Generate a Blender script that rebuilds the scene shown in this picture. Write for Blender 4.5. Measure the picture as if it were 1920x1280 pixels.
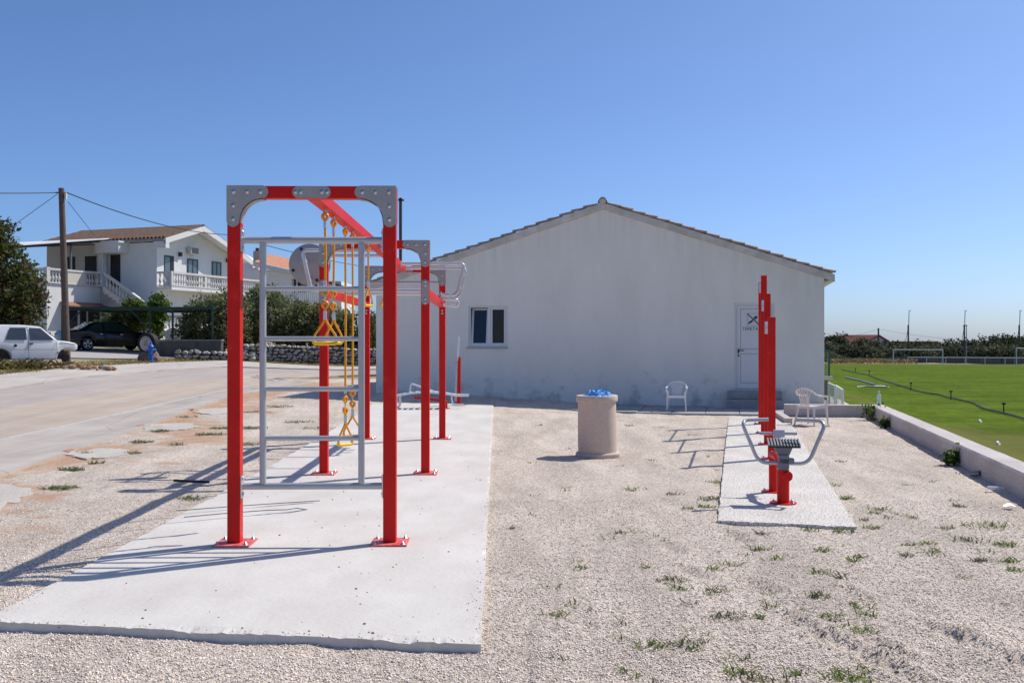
import bpy, bmesh, math, random
import numpy as np
from mathutils import Vector, Matrix, noise

for o in list(bpy.data.objects):
    bpy.data.objects.remove(o, do_unlink=True)
SC = bpy.context.scene
COL = SC.collection
R = math.radians
random.seed(7)
rng = np.random.default_rng(11)

# ------------------------------------------------------------------ camera
F = 1850.0                      # focal length in photo pixels (1920 wide)
CAMZ = 1.65
cam_data = bpy.data.cameras.new('camera')
cam_data.sensor_width = 36.0
cam_data.lens = F / 1920.0 * 36.0
cam_data.shift_y = 2.0 / 1920.0
cam_data.clip_end = 3000.0
cam_data.clip_start = 0.05
cam = bpy.data.objects.new('camera', cam_data)
COL.objects.link(cam)
cam.location = (0, 0, CAMZ)
cam.rotation_euler = (R(90), 0, 0)
SC.camera = cam

# ------------------------------------------------------------------ sky, sun, exposure
SUN_EL = R(51.0)
SUN_AZ = math.atan2(0.85, 0.527)          # clockwise from +Y
w = bpy.data.worlds.new('World'); SC.world = w; w.use_nodes = True
nt = w.node_tree; nt.nodes.clear()
sky = nt.nodes.new('ShaderNodeTexSky'); sky.sky_type = 'NISHITA'
sky.sun_disc = False; sky.sun_elevation = SUN_EL; sky.sun_rotation = SUN_AZ
sky.altitude = 800; sky.air_density = 0.75; sky.dust_density = 2.2; sky.ozone_density = 10.0
bg = nt.nodes.new('ShaderNodeBackground'); bg.inputs['Strength'].default_value = 0.139
wo = nt.nodes.new('ShaderNodeOutputWorld')
nt.links.new(sky.outputs[0], bg.inputs['Color']); nt.links.new(bg.outputs[0], wo.inputs['Surface'])
sd = bpy.data.lights.new('sun', 'SUN'); sd.energy = 4.15; sd.angle = R(0.53); sd.color = (1.0, 0.95, 0.865)
sun = bpy.data.objects.new('sun', sd); COL.objects.link(sun)
sdir = Vector((math.sin(SUN_AZ) * math.cos(SUN_EL), math.cos(SUN_AZ) * math.cos(SUN_EL), math.sin(SUN_EL)))
sun.rotation_euler = sdir.to_track_quat('Z', 'Y').to_euler()
sun.location = (30, 20, 40)
SC.view_settings.view_transform = 'Standard'; SC.view_settings.look = 'None'
SC.view_settings.gamma = 1.0; SC.view_settings.use_curve_mapping = False
SC.view_settings.exposure = 0.1
SC.cycles.max_bounces = 6; SC.cycles.transparent_max_bounces = 8

# ------------------------------------------------------------------ helpers: materials
MATS = {}
def mat(name, col, rough=0.6, var=0.0, scale=4.0, bump=0.0, bscale=40.0, metal=0.0, spec=0.5, col2=None, detail=4.0, coat=0.0,
        trans=0.0, island=0.0, alpha=1.0):
    """principled material; col varies towards col2 (or darker/lighter) by object-space noise"""
    if name in MATS: return MATS[name]
    m = bpy.data.materials.new(name); m.use_nodes = True
    n = m.node_tree.nodes; l = m.node_tree.links
    b = n['Principled BSDF']
    b.inputs['Roughness'].default_value = rough; b.inputs['Metallic'].default_value = metal
    b.inputs['Specular IOR Level'].default_value = spec
    if coat: b.inputs['Coat Weight'].default_value = coat; b.inputs['Coat Roughness'].default_value = 0.08
    if trans: b.inputs['Transmission Weight'].default_value = trans
    if alpha < 1: b.inputs['Alpha'].default_value = alpha
    c = (*col, 1)
    b.inputs['Base Color'].default_value = c
    geo = n.new('ShaderNodeNewGeometry')
    src = None
    if var > 0 or col2:
        t = n.new('ShaderNodeTexNoise'); t.inputs['Scale'].default_value = scale; t.inputs['Detail'].default_value = detail
        t.inputs['Roughness'].default_value = 0.65
        l.new(geo.outputs['Position'], t.inputs['Vector'])
        r = n.new('ShaderNodeValToRGB'); r.color_ramp.elements[0].position = 0.32; r.color_ramp.elements[1].position = 0.68
        if col2 is None:
            r.color_ramp.elements[0].color = (*[x * (1 - var) for x in col], 1)
            r.color_ramp.elements[1].color = (*[min(1, x * (1 + var)) for x in col], 1)
        else:
            r.color_ramp.elements[0].color = c; r.color_ramp.elements[1].color = (*col2, 1)
        l.new(t.outputs['Fac'], r.inputs['Fac']); src = r.outputs['Color']
    if island > 0:
        hs = n.new('ShaderNodeHueSaturation')
        mr = n.new('ShaderNodeMapRange'); mr.inputs['To Min'].default_value = 1 - island; mr.inputs['To Max'].default_value = 1 + island
        l.new(geo.outputs['Random Per Island'], mr.inputs['Value']); l.new(mr.outputs[0], hs.inputs['Value'])
        if src: l.new(src, hs.inputs['Color'])
        else: hs.inputs['Color'].default_value = c
        src = hs.outputs['Color']
    if src: l.new(src, b.inputs['Base Color'])
    if bump > 0:
        t2 = n.new('ShaderNodeTexNoise'); t2.inputs['Scale'].default_value = bscale; t2.inputs['Detail'].default_value = 5
        l.new(geo.outputs['Position'], t2.inputs['Vector'])
        bp = n.new('ShaderNodeBump'); bp.inputs['Strength'].default_value = 1.0; bp.inputs['Distance'].default_value = bump
        l.new(t2.outputs['Fac'], bp.inputs['Height']); l.new(bp.outputs[0], b.inputs['Normal'])
    MATS[name] = m
    return m

def leaf_mat(name, col, col2, trans=0.25):
    if name in MATS: return MATS[name]
    m = bpy.data.materials.new(name); m.use_nodes = True
    n = m.node_tree.nodes; l = m.node_tree.links
    b = n['Principled BSDF']; b.inputs['Roughness'].default_value = 0.7; b.inputs['Specular IOR Level'].default_value = 0.12
    geo = n.new('ShaderNodeNewGeometry')
    r = n.new('ShaderNodeValToRGB'); r.color_ramp.elements[0].color = (*col, 1); r.color_ramp.elements[1].color = (*col2, 1)
    l.new(geo.outputs['Random Per Island'], r.inputs['Fac']); l.new(r.outputs['Color'], b.inputs['Base Color'])
    tr = n.new('ShaderNodeBsdfTranslucent'); l.new(r.outputs['Color'], tr.inputs['Color'])
    mx = n.new('ShaderNodeMixShader'); mx.inputs[0].default_value = trans
    l.new(b.outputs[0], mx.inputs[1]); l.new(tr.outputs[0], mx.inputs[2])
    l.new(mx.outputs[0], n['Material Output'].inputs['Surface'])
    MATS[name] = m
    return m

# ------------------------------------------------------------------ helpers: meshes
class MB:
    def __init__(s): s.v = []; s.f = []
    def add(s, vs, fs):
        k = len(s.v); s.v += [tuple(v) for v in vs]; s.f += [tuple(i + k for i in f) for f in fs]; return s
    def box(s, x0, x1, y0, y1, z0, z1):
        return s.add([(x0,y0,z0),(x1,y0,z0),(x1,y1,z0),(x0,y1,z0),(x0,y0,z1),(x1,y0,z1),(x1,y1,z1),(x0,y1,z1)],
                     [(3,2,1,0),(4,5,6,7),(0,1,5,4),(1,2,6,5),(2,3,7,6),(3,0,4,7)])
    def cbox(s, c, d, rot=None):
        vs = []
        for z in (-.5,.5):
            for x,y in ((-.5,-.5),(.5,-.5),(.5,.5),(-.5,.5)):
                v = Vector((x*d[0], y*d[1], z*d[2]))
                if rot is not None: v = rot @ v
                vs.append(v + Vector(c))
        return s.add(vs, [(3,2,1,0),(4,5,6,7),(0,1,5,4),(1,2,6,5),(2,3,7,6),(3,0,4,7)])
    def beam(s, p0, p1, wd, ht, up=(0,0,1)):
        p0 = Vector(p0); p1 = Vector(p1); d = (p1 - p0).normalized(); u = Vector(up)
        x = d.cross(u)
        if x.length < 1e-4: x = d.cross(Vector((1,0,0)))
        x.normalize(); u = x.cross(d)
        vs = []
        for p in (p0, p1):
            for a, b in ((-.5,-.5),(.5,-.5),(.5,.5),(-.5,.5)): vs.append(p + x*wd*a + u*ht*b)
        return s.add(vs, [(3,2,1,0),(4,5,6,7),(0,1,5,4),(1,2,6,5),(2,3,7,6),(3,0,4,7)])
    def tube(s, pts, r, seg=10, cap=True, closed=False):
        pts = [Vector(p) for p in pts]; n = len(pts)
        rr = r if isinstance(r, (list, tuple)) else [r]*n
        t0 = (pts[1]-pts[0]).normalized()
        nrm = t0.orthogonal().normalized()
        rings = []
        for i, p in enumerate(pts):
            if closed: t = (pts[(i+1)%n]-pts[i-1]).normalized()
            elif i == 0: t = t0
            elif i == n-1: t = (pts[-1]-pts[-2]).normalized()
            else: t = ((pts[i+1]-p).normalized() + (p-pts[i-1]).normalized()).normalized()
            nrm = (nrm - t*nrm.dot(t))
            nrm = nrm.normalized() if nrm.length > 1e-6 else t.orthogonal().normalized()
            b = t.cross(nrm)
            rings.append([p + (nrm*math.cos(2*math.pi*k/seg) + b*math.sin(2*math.pi*k/seg))*rr[i] for k in range(seg)])
        k0 = len(s.v); vs = [v for rg in rings for v in rg]; fs = []
        m = n if closed else n-1
        for i in range(m):
            for k in range(seg):
                a = i*seg+k; b_ = i*seg+(k+1)%seg; j = (i+1)%n
                fs.append((a, b_, j*seg+(k+1)%seg, j*seg+k))
        if cap and not closed:
            fs.append(tuple(range(seg-1,-1,-1))); fs.append(tuple((n-1)*seg+k for k in range(seg)))
        return s.add(vs, fs)
    def lathe(s, prof, seg=20, c=(0,0,0), axis=None):
        vs = []; fs = []
        M = Matrix.Identity(3) if axis is None else Vector((0,0,1)).rotation_difference(Vector(axis)).to_matrix()
        for r_, z in prof:
            for k in range(seg):
                a = 2*math.pi*k/seg; vs.append(M @ Vector((r_*math.cos(a), r_*math.sin(a), z)) + Vector(c))
        for i in range(len(prof)-1):
            for k in range(seg):
                fs.append((i*seg+k, i*seg+(k+1)%seg, (i+1)*seg+(k+1)%seg, (i+1)*seg+k))
        fs.append(tuple(range(seg-1,-1,-1))); n = len(prof); fs.append(tuple((n-1)*seg+k for k in range(seg)))
        return s.add(vs, fs)
    def prism(s, poly, origin, ax, ay, an, t):
        """polygon in plane (ax, ay) extruded by t along an"""
        o = Vector(origin); ax = Vector(ax); ay = Vector(ay); an = Vector(an); n = len(poly)
        vs = [o + ax*x + ay*y for x, y in poly] + [o + ax*x + ay*y + an*t for x, y in poly]
        fs = [tuple(range(n-1,-1,-1)), tuple(range(n, 2*n))]
        for i in range(n): fs.append((i, (i+1)%n, n+(i+1)%n, n+i))
        return s.add(vs, fs)
    def strip(s, A, B, t=None):
        """quad strip between two polylines"""
        n = len(A); vs = list(A)+list(B); fs = [(i, i+1, n+i+1, n+i) for i in range(n-1)]
        return s.add(vs, fs)
    def ell(s, c, r, seg=12, rings=8, rot=None):
        vs = []; fs = []
        for i in range(rings+1):
            th = math.pi*i/rings
            for k in range(seg):
                a = 2*math.pi*k/seg
                v = Vector((r[0]*math.sin(th)*math.cos(a), r[1]*math.sin(th)*math.sin(a), r[2]*math.cos(th)))
                if rot is not None: v = rot @ v
                vs.append(v+Vector(c))
        for i in range(rings):
            for k in range(seg): fs.append((i*seg+k, (i+1)*seg+k, (i+1)*seg+(k+1)%seg, i*seg+(k+1)%seg))
        return s.add(vs, fs)
    def mesh(s, name, m, smooth=False, recalc=True):
        me = bpy.data.meshes.new(name); me.from_pydata(s.v, [], s.f)
        if recalc:
            bm = bmesh.new(); bm.from_mesh(me); bmesh.ops.recalc_face_normals(bm, faces=bm.faces); bm.to_mesh(me); bm.free()
        me.materials.append(m)
        if smooth:
            me.polygons.foreach_set('use_smooth', [True]*len(me.polygons))
        me.update(); return me
    def build(s, name, m, parent=None, smooth=False, bevel=0.0, recalc=True, sharp=None):
        me = s.mesh(name, m, smooth, recalc)
        if smooth: 
            try: me.set_sharp_from_angle(angle=R(sharp or 40))
            except Exception: pass
        o = bpy.data.objects.new(name, me); COL.objects.link(o)
        if parent: o.parent = parent
        if bevel > 0:
            bv = o.modifiers.new('bevel', 'BEVEL'); bv.width = bevel; bv.segments = 2; bv.limit_method = 'ANGLE'; bv.angle_limit = R(40)
        return o

def put(name, me, parent=None, loc=None, rot=None, scale=None):
    o = bpy.data.objects.new(name, me); COL.objects.link(o)
    if parent: o.parent = parent
    if loc is not None: o.location = loc
    if rot is not None: o.rotation_euler = rot
    if scale is not None: o.scale = scale
    return o
def tag(o, label=None, cat=None, group=None, kind=None):
    if label: o['label'] = label
    if cat: o['category'] = cat
    if group: o['group'] = group
    if kind: o['kind'] = kind
    return o
def thing(name, label, cat, loc=(0,0,0), rz=0.0, group=None):
    o = bpy.data.objects.new(name, None); COL.objects.link(o); o.empty_display_size = 0.2
    o.location = loc; o.rotation_euler = (0,0,rz)
    return tag(o, label, cat, group)
def copy_tree(o, parent=None):
    c = o.copy(); COL.objects.link(c); c.parent = parent
    for ch in list(o.children): copy_tree(ch, c)
    return c

def fillet(pts, rad, n=6):
    """round the corners of a polyline"""
    pts = [Vector(p) for p in pts]; out = [pts[0]]
    for i in range(1, len(pts)-1):
        a, p, b = pts[i-1], pts[i], pts[i+1]
        da = (a-p); db = (b-p); r_ = min(rad, da.length*.49, db.length*.49)
        pa = p+da.normalized()*r_; pb = p+db.normalized()*r_
        for k in range(n+1):
            t = k/n; out.append(pa*(1-t)**2 + p*2*t*(1-t) + pb*t*t)
    out.append(pts[-1]); return out

# ------------------------------------------------------------------ terrain
def sstep(a, b, x):
    t = min(1, max(0, (x-a)/(b-a))); return t*t*(3-2*t)
def H(x, y):
    """ground height of the yard and the land to its left"""
    s = 1 - sstep(-2, 4, x)
    yy = max(0, min(y, 27)-10); q = 0.0009*yy*yy + 0.02*max(0, min(y, 75)-27)
    left = 0.045*min(40, max(0, -x-7))*min(1, max(0, (y-10)/15))
    return s*q + left
WD = Vector((0.2155, 0.9765)); WN = Vector((0.9765, -0.2155)); WP = Vector((5.46, 10.53))   # low wall: inner foot line
def wall_d(x, y): return (Vector((x, y))-WP).dot(WN)
FIELD_Z = -1.5
def gp(px, py, dz=0.0):
    """photo pixel -> point on the terrain"""
    dx = (px-960)/F; dz_ = (642-py)/F; lo = 2.0; y = lo
    while y < 400:
        if CAMZ+dz_*y <= H(dx*y, y)+dz: break
        y += 0.1
    a, b = y-0.1, y
    for _ in range(20):
        m = (a+b)/2
        if CAMZ+dz_*m <= H(dx*m, m)+dz: b = m
        else: a = m
    return Vector((dx*b, b, H(dx*b, b)+dz))
def at(px, py, y):
    return Vector(((px-960)/F*y, y, CAMZ+(642-py)/F*y))
def fp(px, py):
    y = (CAMZ-FIELD_Z)*F/(py-642); return Vector(((px-960)/F*y, y, FIELD_Z))
def gz(x, y, d=0.0): return Vector((x, y, H(x, y)+d))

# ------------------------------------------------------------------ common materials
RED = mat('red_paint', (0.62, 0.010, 0.006), rough=0.42, var=0.10, scale=3.5, spec=0.22, bump=.0012, bscale=9)
def scuff(m, pale, amount, sc):
    n = m.node_tree.nodes; l = m.node_tree.links; b = n['Principled BSDF']; src = b.inputs['Base Color'].links[0].from_socket
    geo = n.new('ShaderNodeNewGeometry'); t = n.new('ShaderNodeTexNoise'); t.inputs['Scale'].default_value = sc; t.inputs['Detail'].default_value = 9; t.inputs['Roughness'].default_value = .75
    l.new(geo.outputs['Position'], t.inputs['Vector']); mr = n.new('ShaderNodeMapRange'); mr.inputs['From Min'].default_value = .58; mr.inputs['From Max'].default_value = .74; mr.inputs['To Max'].default_value = amount
    l.new(t.outputs['Fac'], mr.inputs['Value']); mx = n.new('ShaderNodeMix'); mx.data_type = 'RGBA'; l.new(mr.outputs[0], mx.inputs[0]); l.new(src, mx.inputs[6]); mx.inputs[7].default_value = (*pale, 1); l.new(mx.outputs[2], b.inputs['Base Color'])
    rr = n.new('ShaderNodeMapRange'); rr.inputs['To Min'].default_value = .34; rr.inputs['To Max'].default_value = .6; l.new(t.outputs['Fac'], rr.inputs['Value']); l.new(rr.outputs[0], b.inputs['Roughness'])
scuff(RED, (.55, .16, .12), .28, 7.0)
GREY = mat('grey_plate', (0.34, 0.33, 0.335), rough=0.55, var=0.05, scale=8)
TUBE = mat('grey_tube', (0.43, 0.437, 0.455), rough=0.38, var=0.05, scale=6, metal=0.25)
GALV = mat('galvanised_steel', (0.62, 0.63, 0.65), rough=0.28, metal=0.9, var=0.1, scale=30)
BLACK = mat('black_plastic', (0.012, 0.012, 0.013), rough=0.45)
WTUBE = mat('bright_tube', (0.60, 0.605, 0.62), rough=0.26, var=0.05, scale=6, metal=0.35)
WHITEP = mat('white_plastic', (0.74, 0.74, 0.73), rough=0.38, var=0.03, scale=5)
# ================================================================== SETTING: ground
def resample(pl, n):
    pl = [Vector((p[0], p[1])) for p in pl]; L = [0]
    for i in range(1, len(pl)): L.append(L[-1]+(pl[i]-pl[i-1]).length)
    out = []
    for k in range(n):
        t = L[-1]*k/(n-1); i = 1
        while i < len(pl)-1 and L[i] < t: i += 1
        f = (t-L[i-1])/max(1e-9, L[i]-L[i-1]); out.append(pl[i-1].lerp(pl[i], f))
    return out
def ribbon(name, A, B, m, dz, n=60, across=8, jit=0.0, skirt=0.0):
    A = resample(A, n); B = resample(B, n); mb = MB(); vs = []; fs = []
    for i in range(n):
        for j in range(across+1):
            p = A[i].lerp(B[i], j/across)
            if jit and j in (0, across):
                p = p + Vector((noise.noise((p.x*1.7, p.y*1.7, 3.1)), noise.noise((p.x*1.7, p.y*1.7, 9.4))))*jit
            vs.append((p.x, p.y, H(p.x, p.y)+dz))
    for i in range(n-1):
        for j in range(across):
            a = i*(across+1)+j; fs.append((a, a+1, a+across+2, a+across+1))
    if skirt:
        k = len(vs)
        for i in range(n):
            for j in (0, across):
                v = vs[i*(across+1)+j]; vs.append((v[0], v[1], v[2]-skirt))
        for i in range(n-1):
            fs.append((i*(across+1), (i+1)*(across+1), k+2*(i+1), k+2*i))
            fs.append((i*(across+1)+across, k+2*i+1, k+2*(i+1)+1, (i+1)*(across+1)+across))
    mb.add(vs, fs); o = mb.build(name, m)
    return tag(o, kind='structure')

def P2(lst): return [gp(*p) for p in lst]
def ext(pl, back, fwd):
    a = Vector(pl[0]); b = Vector(pl[1]); c = Vector(pl[-1]); d = Vector(pl[-2])
    return [a+(a-b).normalized()*back]+list(pl)+[c+(c-d).normalized()*fwd]
SN = ext(P2([(0,890),(180,830),(266,800),(362,766),(424,745),(510,729),(600,717)]), 14, 0)
SN = SN + [Vector((-8.3, 33, 0)), Vector((-6.0, 36.5, 0)), Vector((10, 42, 0))]
RN = ext(P2([(0,824),(150,791),(300,757),(424,730),(520,714)]), 14, 0) + [Vector((-8.9, 33.6, 0)), Vector((-6.6, 37.2, 0)), Vector((10, 42.6, 0))]
RM = ext(P2([(0,765),(150,741),(300,720),(424,706)]), 16, 0) + [Vector((-9.0, 36.2, 0)), Vector((-6.4, 38.7, 0)), Vector((10, 44.4, 0))]
RF = ext(P2([(0,732),(150,708),(300,695),(424,687.5)]), 18, 0) + [Vector((-8.6, 39.6, 0)), Vector((10, 46.5, 0))]
FS = ext(P2([(0,704),(134,690),(300,680.5),(424,676.5)]), 18, 0) + [Vector((-8.8, 42.2, 0)), Vector((10, 48.5, 0))]

def sn_x(y):
    """x of the yard's edge against the near footpath at depth y"""
    pl = SN
    for i in range(len(pl)-1):
        a, b = pl[i], pl[i+1]
        if (a[1]-y)*(b[1]-y) <= 0 and a[1] != b[1]:
            return a[0]+(b[0]-a[0])*(y-a[1])/(b[1]-a[1])
    return pl[0][0] if y < pl[0][1] else -7.0

# base terrain, one sheet out to the horizon
m_dirt = mat('dry_earth', (0.36, 0.29, 0.20), rough=0.95, col2=(0.25, 0.215, 0.11), scale=0.9, bump=0.03, bscale=9, detail=7)
xs = sorted(set([-900,-500,-300,-200,-150,-110,-85,-70,-60]+list(range(-54,40,2))+[44,50,58,70,90,120,160,220,300,500,900]))
ys = sorted(set([-300,-120,-60,-30,-16,-8]+list(range(-4,60,2))+[64,70,76,84,95,110,130,150,160,180,220,300,450,700,1100,1800]))
mb = MB(); vs = []
for y in ys:
    for x in xs:
        d = wall_d(x, y); h = H(x, y) if y > -20 else 0
        if d > 0.3: h = h + (FIELD_Z-h)*sstep(0.3, 5, d)
        base = -0.22 if (d <= 2.2 and y < 36 and x > sn_x(y)-2.5) else (-0.07 if d <= 0.3 or y > 150 else -0.6)
        vs.append((x, y, h+base))
nx = len(xs); fs = [(j*nx+i, j*nx+i+1, (j+1)*nx+i+1, (j+1)*nx+i) for j in range(len(ys)-1) for i in range(nx-1)]
tag(mb.add(vs, fs).build('ground', m_dirt), kind='structure')

# ---- gravel yard
def gravel_material():
    m = bpy.data.materials.new('gravel'); m.use_nodes = True; n = m.node_tree.nodes; l = m.node_tree.links
    b = n['Principled BSDF']; b.inputs['Roughness'].default_value = 0.92; b.inputs['Specular IOR Level'].default_value = 0.25
    geo = n.new('ShaderNodeNewGeometry')
    def vor(sc):
        v = n.new('ShaderNodeTexVoronoi'); v.inputs['Scale'].default_value = sc; l.new(geo.outputs['Position'], v.inputs['Vector']); return v
    v1 = vor(88); v2 = vor(210)
    r = n.new('ShaderNodeValToRGB'); e = r.color_ramp.elements
    e[0].color = (0.34, 0.268, 0.215, 1); e[1].color = (1.0, 0.915, 0.805, 1); e[1].position = 1.0
    k = e.new(0.5); k.color = (0.89, 0.765, 0.65, 1)
    sep = n.new('ShaderNodeSeparateColor'); l.new(v1.outputs['Color'], sep.inputs[0]); l.new(sep.outputs[0], r.inputs['Fac'])
    # broad patches
    nz = n.new('ShaderNodeTexNoise'); nz.inputs['Scale'].default_value = 1.5; nz.inputs['Detail'].default_value = 8; nz.inputs['Roughness'].default_value = 0.7
    mpg = n.new('ShaderNodeMapping'); mpg.inputs['Rotation'].default_value = (0, 0, R(12)); mpg.inputs['Scale'].default_value = (1.0, 0.28, 1.0)
    l.new(geo.outputs['Position'], mpg.inputs['Vector']); l.new(mpg.outputs[0], nz.inputs['Vector'])
    r2 = n.new('ShaderNodeValToRGB'); r2.color_ramp.elements[0].position = 0.36; r2.color_ramp.elements[1].position = 0.64
    r2.color_ramp.elements[0].color = (0.72, 0.70, 0.68, 1); r2.color_ramp.elements[1].color = (1.0, 0.99, 0.97, 1)
    l.new(nz.outputs['Fac'], r2.inputs['Fac'])
    mul = n.new('ShaderNodeMix'); mul.data_type = 'RGBA'; mul.blend_type = 'MULTIPLY'; mul.inputs[0].default_value = 1
    l.new(r.outputs['Color'], mul.inputs[6]); l.new(r2.outputs['Color'], mul.inputs[7])
    # reddish soil where the attribute says so
    at_ = n.new('ShaderNodeAttribute'); at_.attribute_name = 'soil'
    mx = n.new('ShaderNodeMix'); mx.data_type = 'RGBA'
    rs = n.new('ShaderNodeValToRGB'); rs.color_ramp.elements[0].color = (0.40, 0.215, 0.12, 1); rs.color_ramp.elements[1].color = (0.76, 0.50, 0.32, 1)
    l.new(sep.outputs[1], rs.inputs['Fac'])
    l.new(at_.outputs['Fac'], mx.inputs[0]); l.new(mul.outputs[2], mx.inputs[6]); l.new(rs.outputs['Color'], mx.inputs[7])
    l.new(mx.outputs[2], b.inputs['Base Color'])
    ad = n.new('ShaderNodeMath'); ad.operation = 'ADD'; l.new(v1.outputs['Distance'], ad.inputs[0]); l.new(v2.outputs['Distance'], ad.inputs[1])
    bp = n.new('ShaderNodeBump'); bp.invert = True; bp.inputs['Strength'].default_value = 1; bp.inputs['Distance'].default_value = 0.0068
    l.new(ad.outputs[0], bp.inputs['Height']); l.new(bp.outputs[0], b.inputs['Normal'])
    return m
M_GRAVEL = gravel_material()
SLAB_L = [Vector((-3.14, 5.86)), Vector((-0.17, 5.40)), Vector((-0.45, 24.0)), Vector((-3.36, 24.0))]
SLAB_R = [Vector((1.913, 9.17)), Vector((3.094, 8.85)), Vector((6.06, 21.75)), Vector((4.81, 21.9))]
furrows = [((1272,1056),(1319,1078)), ((1578,1099),(1631,1120)), ((1729,1161),(1790,1186)), ((1790,1186),(1904,1229)), ((1471,1149),(1542,1185)),
           ((1542,1185),(1646,1229)), ((1646,1229),(1741,1274)), ((1360,990),(1400,1010)), ((1240,1010),(1270,1030)), ((1880,1225),(1990,1262)),
           ((1400,1080),(1445,1105)), ((1640,1200),(1700,1225))]
FUR = []
for a, b in furrows:
    A = Vector(((a[0]-960)/F*(CAMZ*F/(a[1]-642)), CAMZ*F/(a[1]-642))); B = Vector(((b[0]-960)/F*(CAMZ*F/(b[1]-642)), CAMZ*F/(b[1]-642)))
    FUR.append((A, B))
def seg_d(p, a, b):
    ab = b-a; t = max(0, min(1, (p-a).dot(ab)/ab.dot(ab))); q = a+ab*t
    s = (p-q); return s.length, s.x*ab.y-s.y*ab.x
def in_poly(p, poly):
    s = None
    for i in range(len(poly)):
        a, b = poly[i], poly[(i+1)%len(poly)]
        c = (b.x-a.x)*(p.y-a.y)-(b.y-a.y)*(p.x-a.x)
        if c < 0: return False
    return True
def gravel_z(x, y):
    n = 0.011*noise.noise((x*1.3, y*1.3, 0)) + 0.012*noise.noise((x*3.7, y*3.7, 5)) + 0.008*noise.noise((x*10, y*10, 8))
    n += 0.012*noise.noise((x*2.4-y*.5, y*.38, 11)) + 0.006*noise.noise((x*5.5-y*1.1, y*.8, 15))
    z = H(x, y)-0.030+n
    if y < 6.1 and x < 0.1: z -= .022*sstep(6.1, 5.7, y)
    if y < 12:
        p = Vector((x, y))
        for a, b in FUR:
            if abs(a.x-x) > 2.2 and abs(b.x-x) > 2.2: continue
            d, s = seg_d(p, a, b)
            if d < 0.22:
                z += -0.035*math.exp(-(d/0.045)**2) + 0.022*math.exp(-((d-0.11)/0.05)**2)*(1 if s < 0 else .4)
    return z
ygrid = list(np.arange(-14, 3, 1.0))+list(np.arange(3, 4.6, .2))+list(np.arange(4.6, 11.5, 0.05))+list(np.arange(11.5, 20, 0.13))+list(np.arange(20, 34.5, 0.4))
mb = MB(); vs = []; fs = []; soil = []
NXG = 190
for y in ygrid:
    x0 = sn_x(y)-0.25 if y < 33 else -8.3
    x1 = WP.x+WD.x/WD.y*(y-WP.y)+0.1
    for i in range(NXG+1):
        t = i/NXG; x = x0+(x1-x0)*t
        z = gravel_z(x, y) if y > 2 else H(x, y)-0.03
        vs.append((x, y, z))
        d = x-(x0+0.25); so = 0.0
        if y > 8:
            s1 = noise.noise((x*0.8, y*0.45, 2)); s2 = noise.noise((x*3.1, y*3.1, 4))
            so = sstep(0.10, 0.60, (2.0-d)*0.36+0.8*s1+0.5*s2-0.06)*0.9*sstep(7.5, 10, y)
        soil.append(so)
k = NXG+1
for j in range(len(ygrid)-1):
    for i in range(NXG): fs.append((j*k+i, j*k+i+1, (j+1)*k+i+1, (j+1)*k+i))
mb.add(vs, fs); gy = mb.build('gravel_yard', M_GRAVEL, smooth=True, recalc=False, sharp=80)
a_ = gy.data.attributes.new('soil', 'FLOAT', 'POINT'); a_.data.foreach_set('value', soil)
tag(gy, kind='structure')

# loose pebbles on top of the near gravel
def pebbles(n, y0, y1, smin, smax, seed):
    g = np.random.default_rng(seed); V = []; Fc = []
    base = np.array([(1,0,0),(-1,0,0),(0,1,0),(0,-1,0),(0,0,1),(0,0,-.6)], float)
    tri = np.array([(0,2,4),(2,1,4),(1,3,4),(3,0,4),(2,0,5),(1,2,5),(3,1,5),(0,3,5)])
    cnt = 0; allv = []; allf = []
    while cnt < n:
        u = g.random(); y = 1/(1/y0+(1/y1-1/y0)*u)          # denser close to the camera
        x = (g.random()*2-1)*0.56*y
        if x > WP.x+WD.x/WD.y*(y-WP.y)-.02 or x < sn_x(y): continue
        p = Vector((x, y))
        if in_poly(p, SLAB_L) or in_poly(p, SLAB_R):
            pl_ = SLAB_L if in_poly(p, SLAB_L) else SLAB_R; e = min(seg_d(p, pl_[i], pl_[(i+1)%4])[0] for i in range(4))
            if g.random() > 0.30*math.exp(-e/.035)+.0006: continue
            z = H(x, y)+0.003
        else: z = gravel_z(x, y)+0.002
        s = smin+(smax-smin)*g.random()**2.5; a = g.random()*6.28; sq = .6+.5*g.random()
        v = base*[s, s*(.6+.5*g.random()), s*sq*.8]
        v = v+(g.random((6,3))-.5)*s*.5
        c, sn = math.cos(a), math.sin(a)
        v = np.stack([v[:,0]*c-v[:,1]*sn+x, v[:,0]*sn+v[:,1]*c+y, v[:,2]+z], 1)
        allv.append(v); allf.append(tri+6*cnt); cnt += 1
    V = np.concatenate(allv); T = np.concatenate(allf)
    me = bpy.data.meshes.new('pebbles'); me.vertices.add(len(V)); me.vertices.foreach_set('co', V.ravel())
    me.loops.add(T.size); me.loops.foreach_set('vertex_index', T.ravel().astype(np.int32))
    me.polygons.add(len(T)); me.polygons.foreach_set('loop_start', np.arange(0, T.size, 3, dtype=np.int32)); me.update(calc_edges=True)
    return me
m_peb = mat('pebble_stone', (0.80, 0.685, 0.585), rough=0.9, var=0.0, island=0.5, spec=0.25)
me = pebbles(70000, 4.7, 10.5, 0.0035, 0.0095, 3); me.materials.append(m_peb)
o = put('loose_gravel', me); tag(o, 'loose pale pebbles lying over the gravel in the foreground', 'gravel', kind='stuff')

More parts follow.
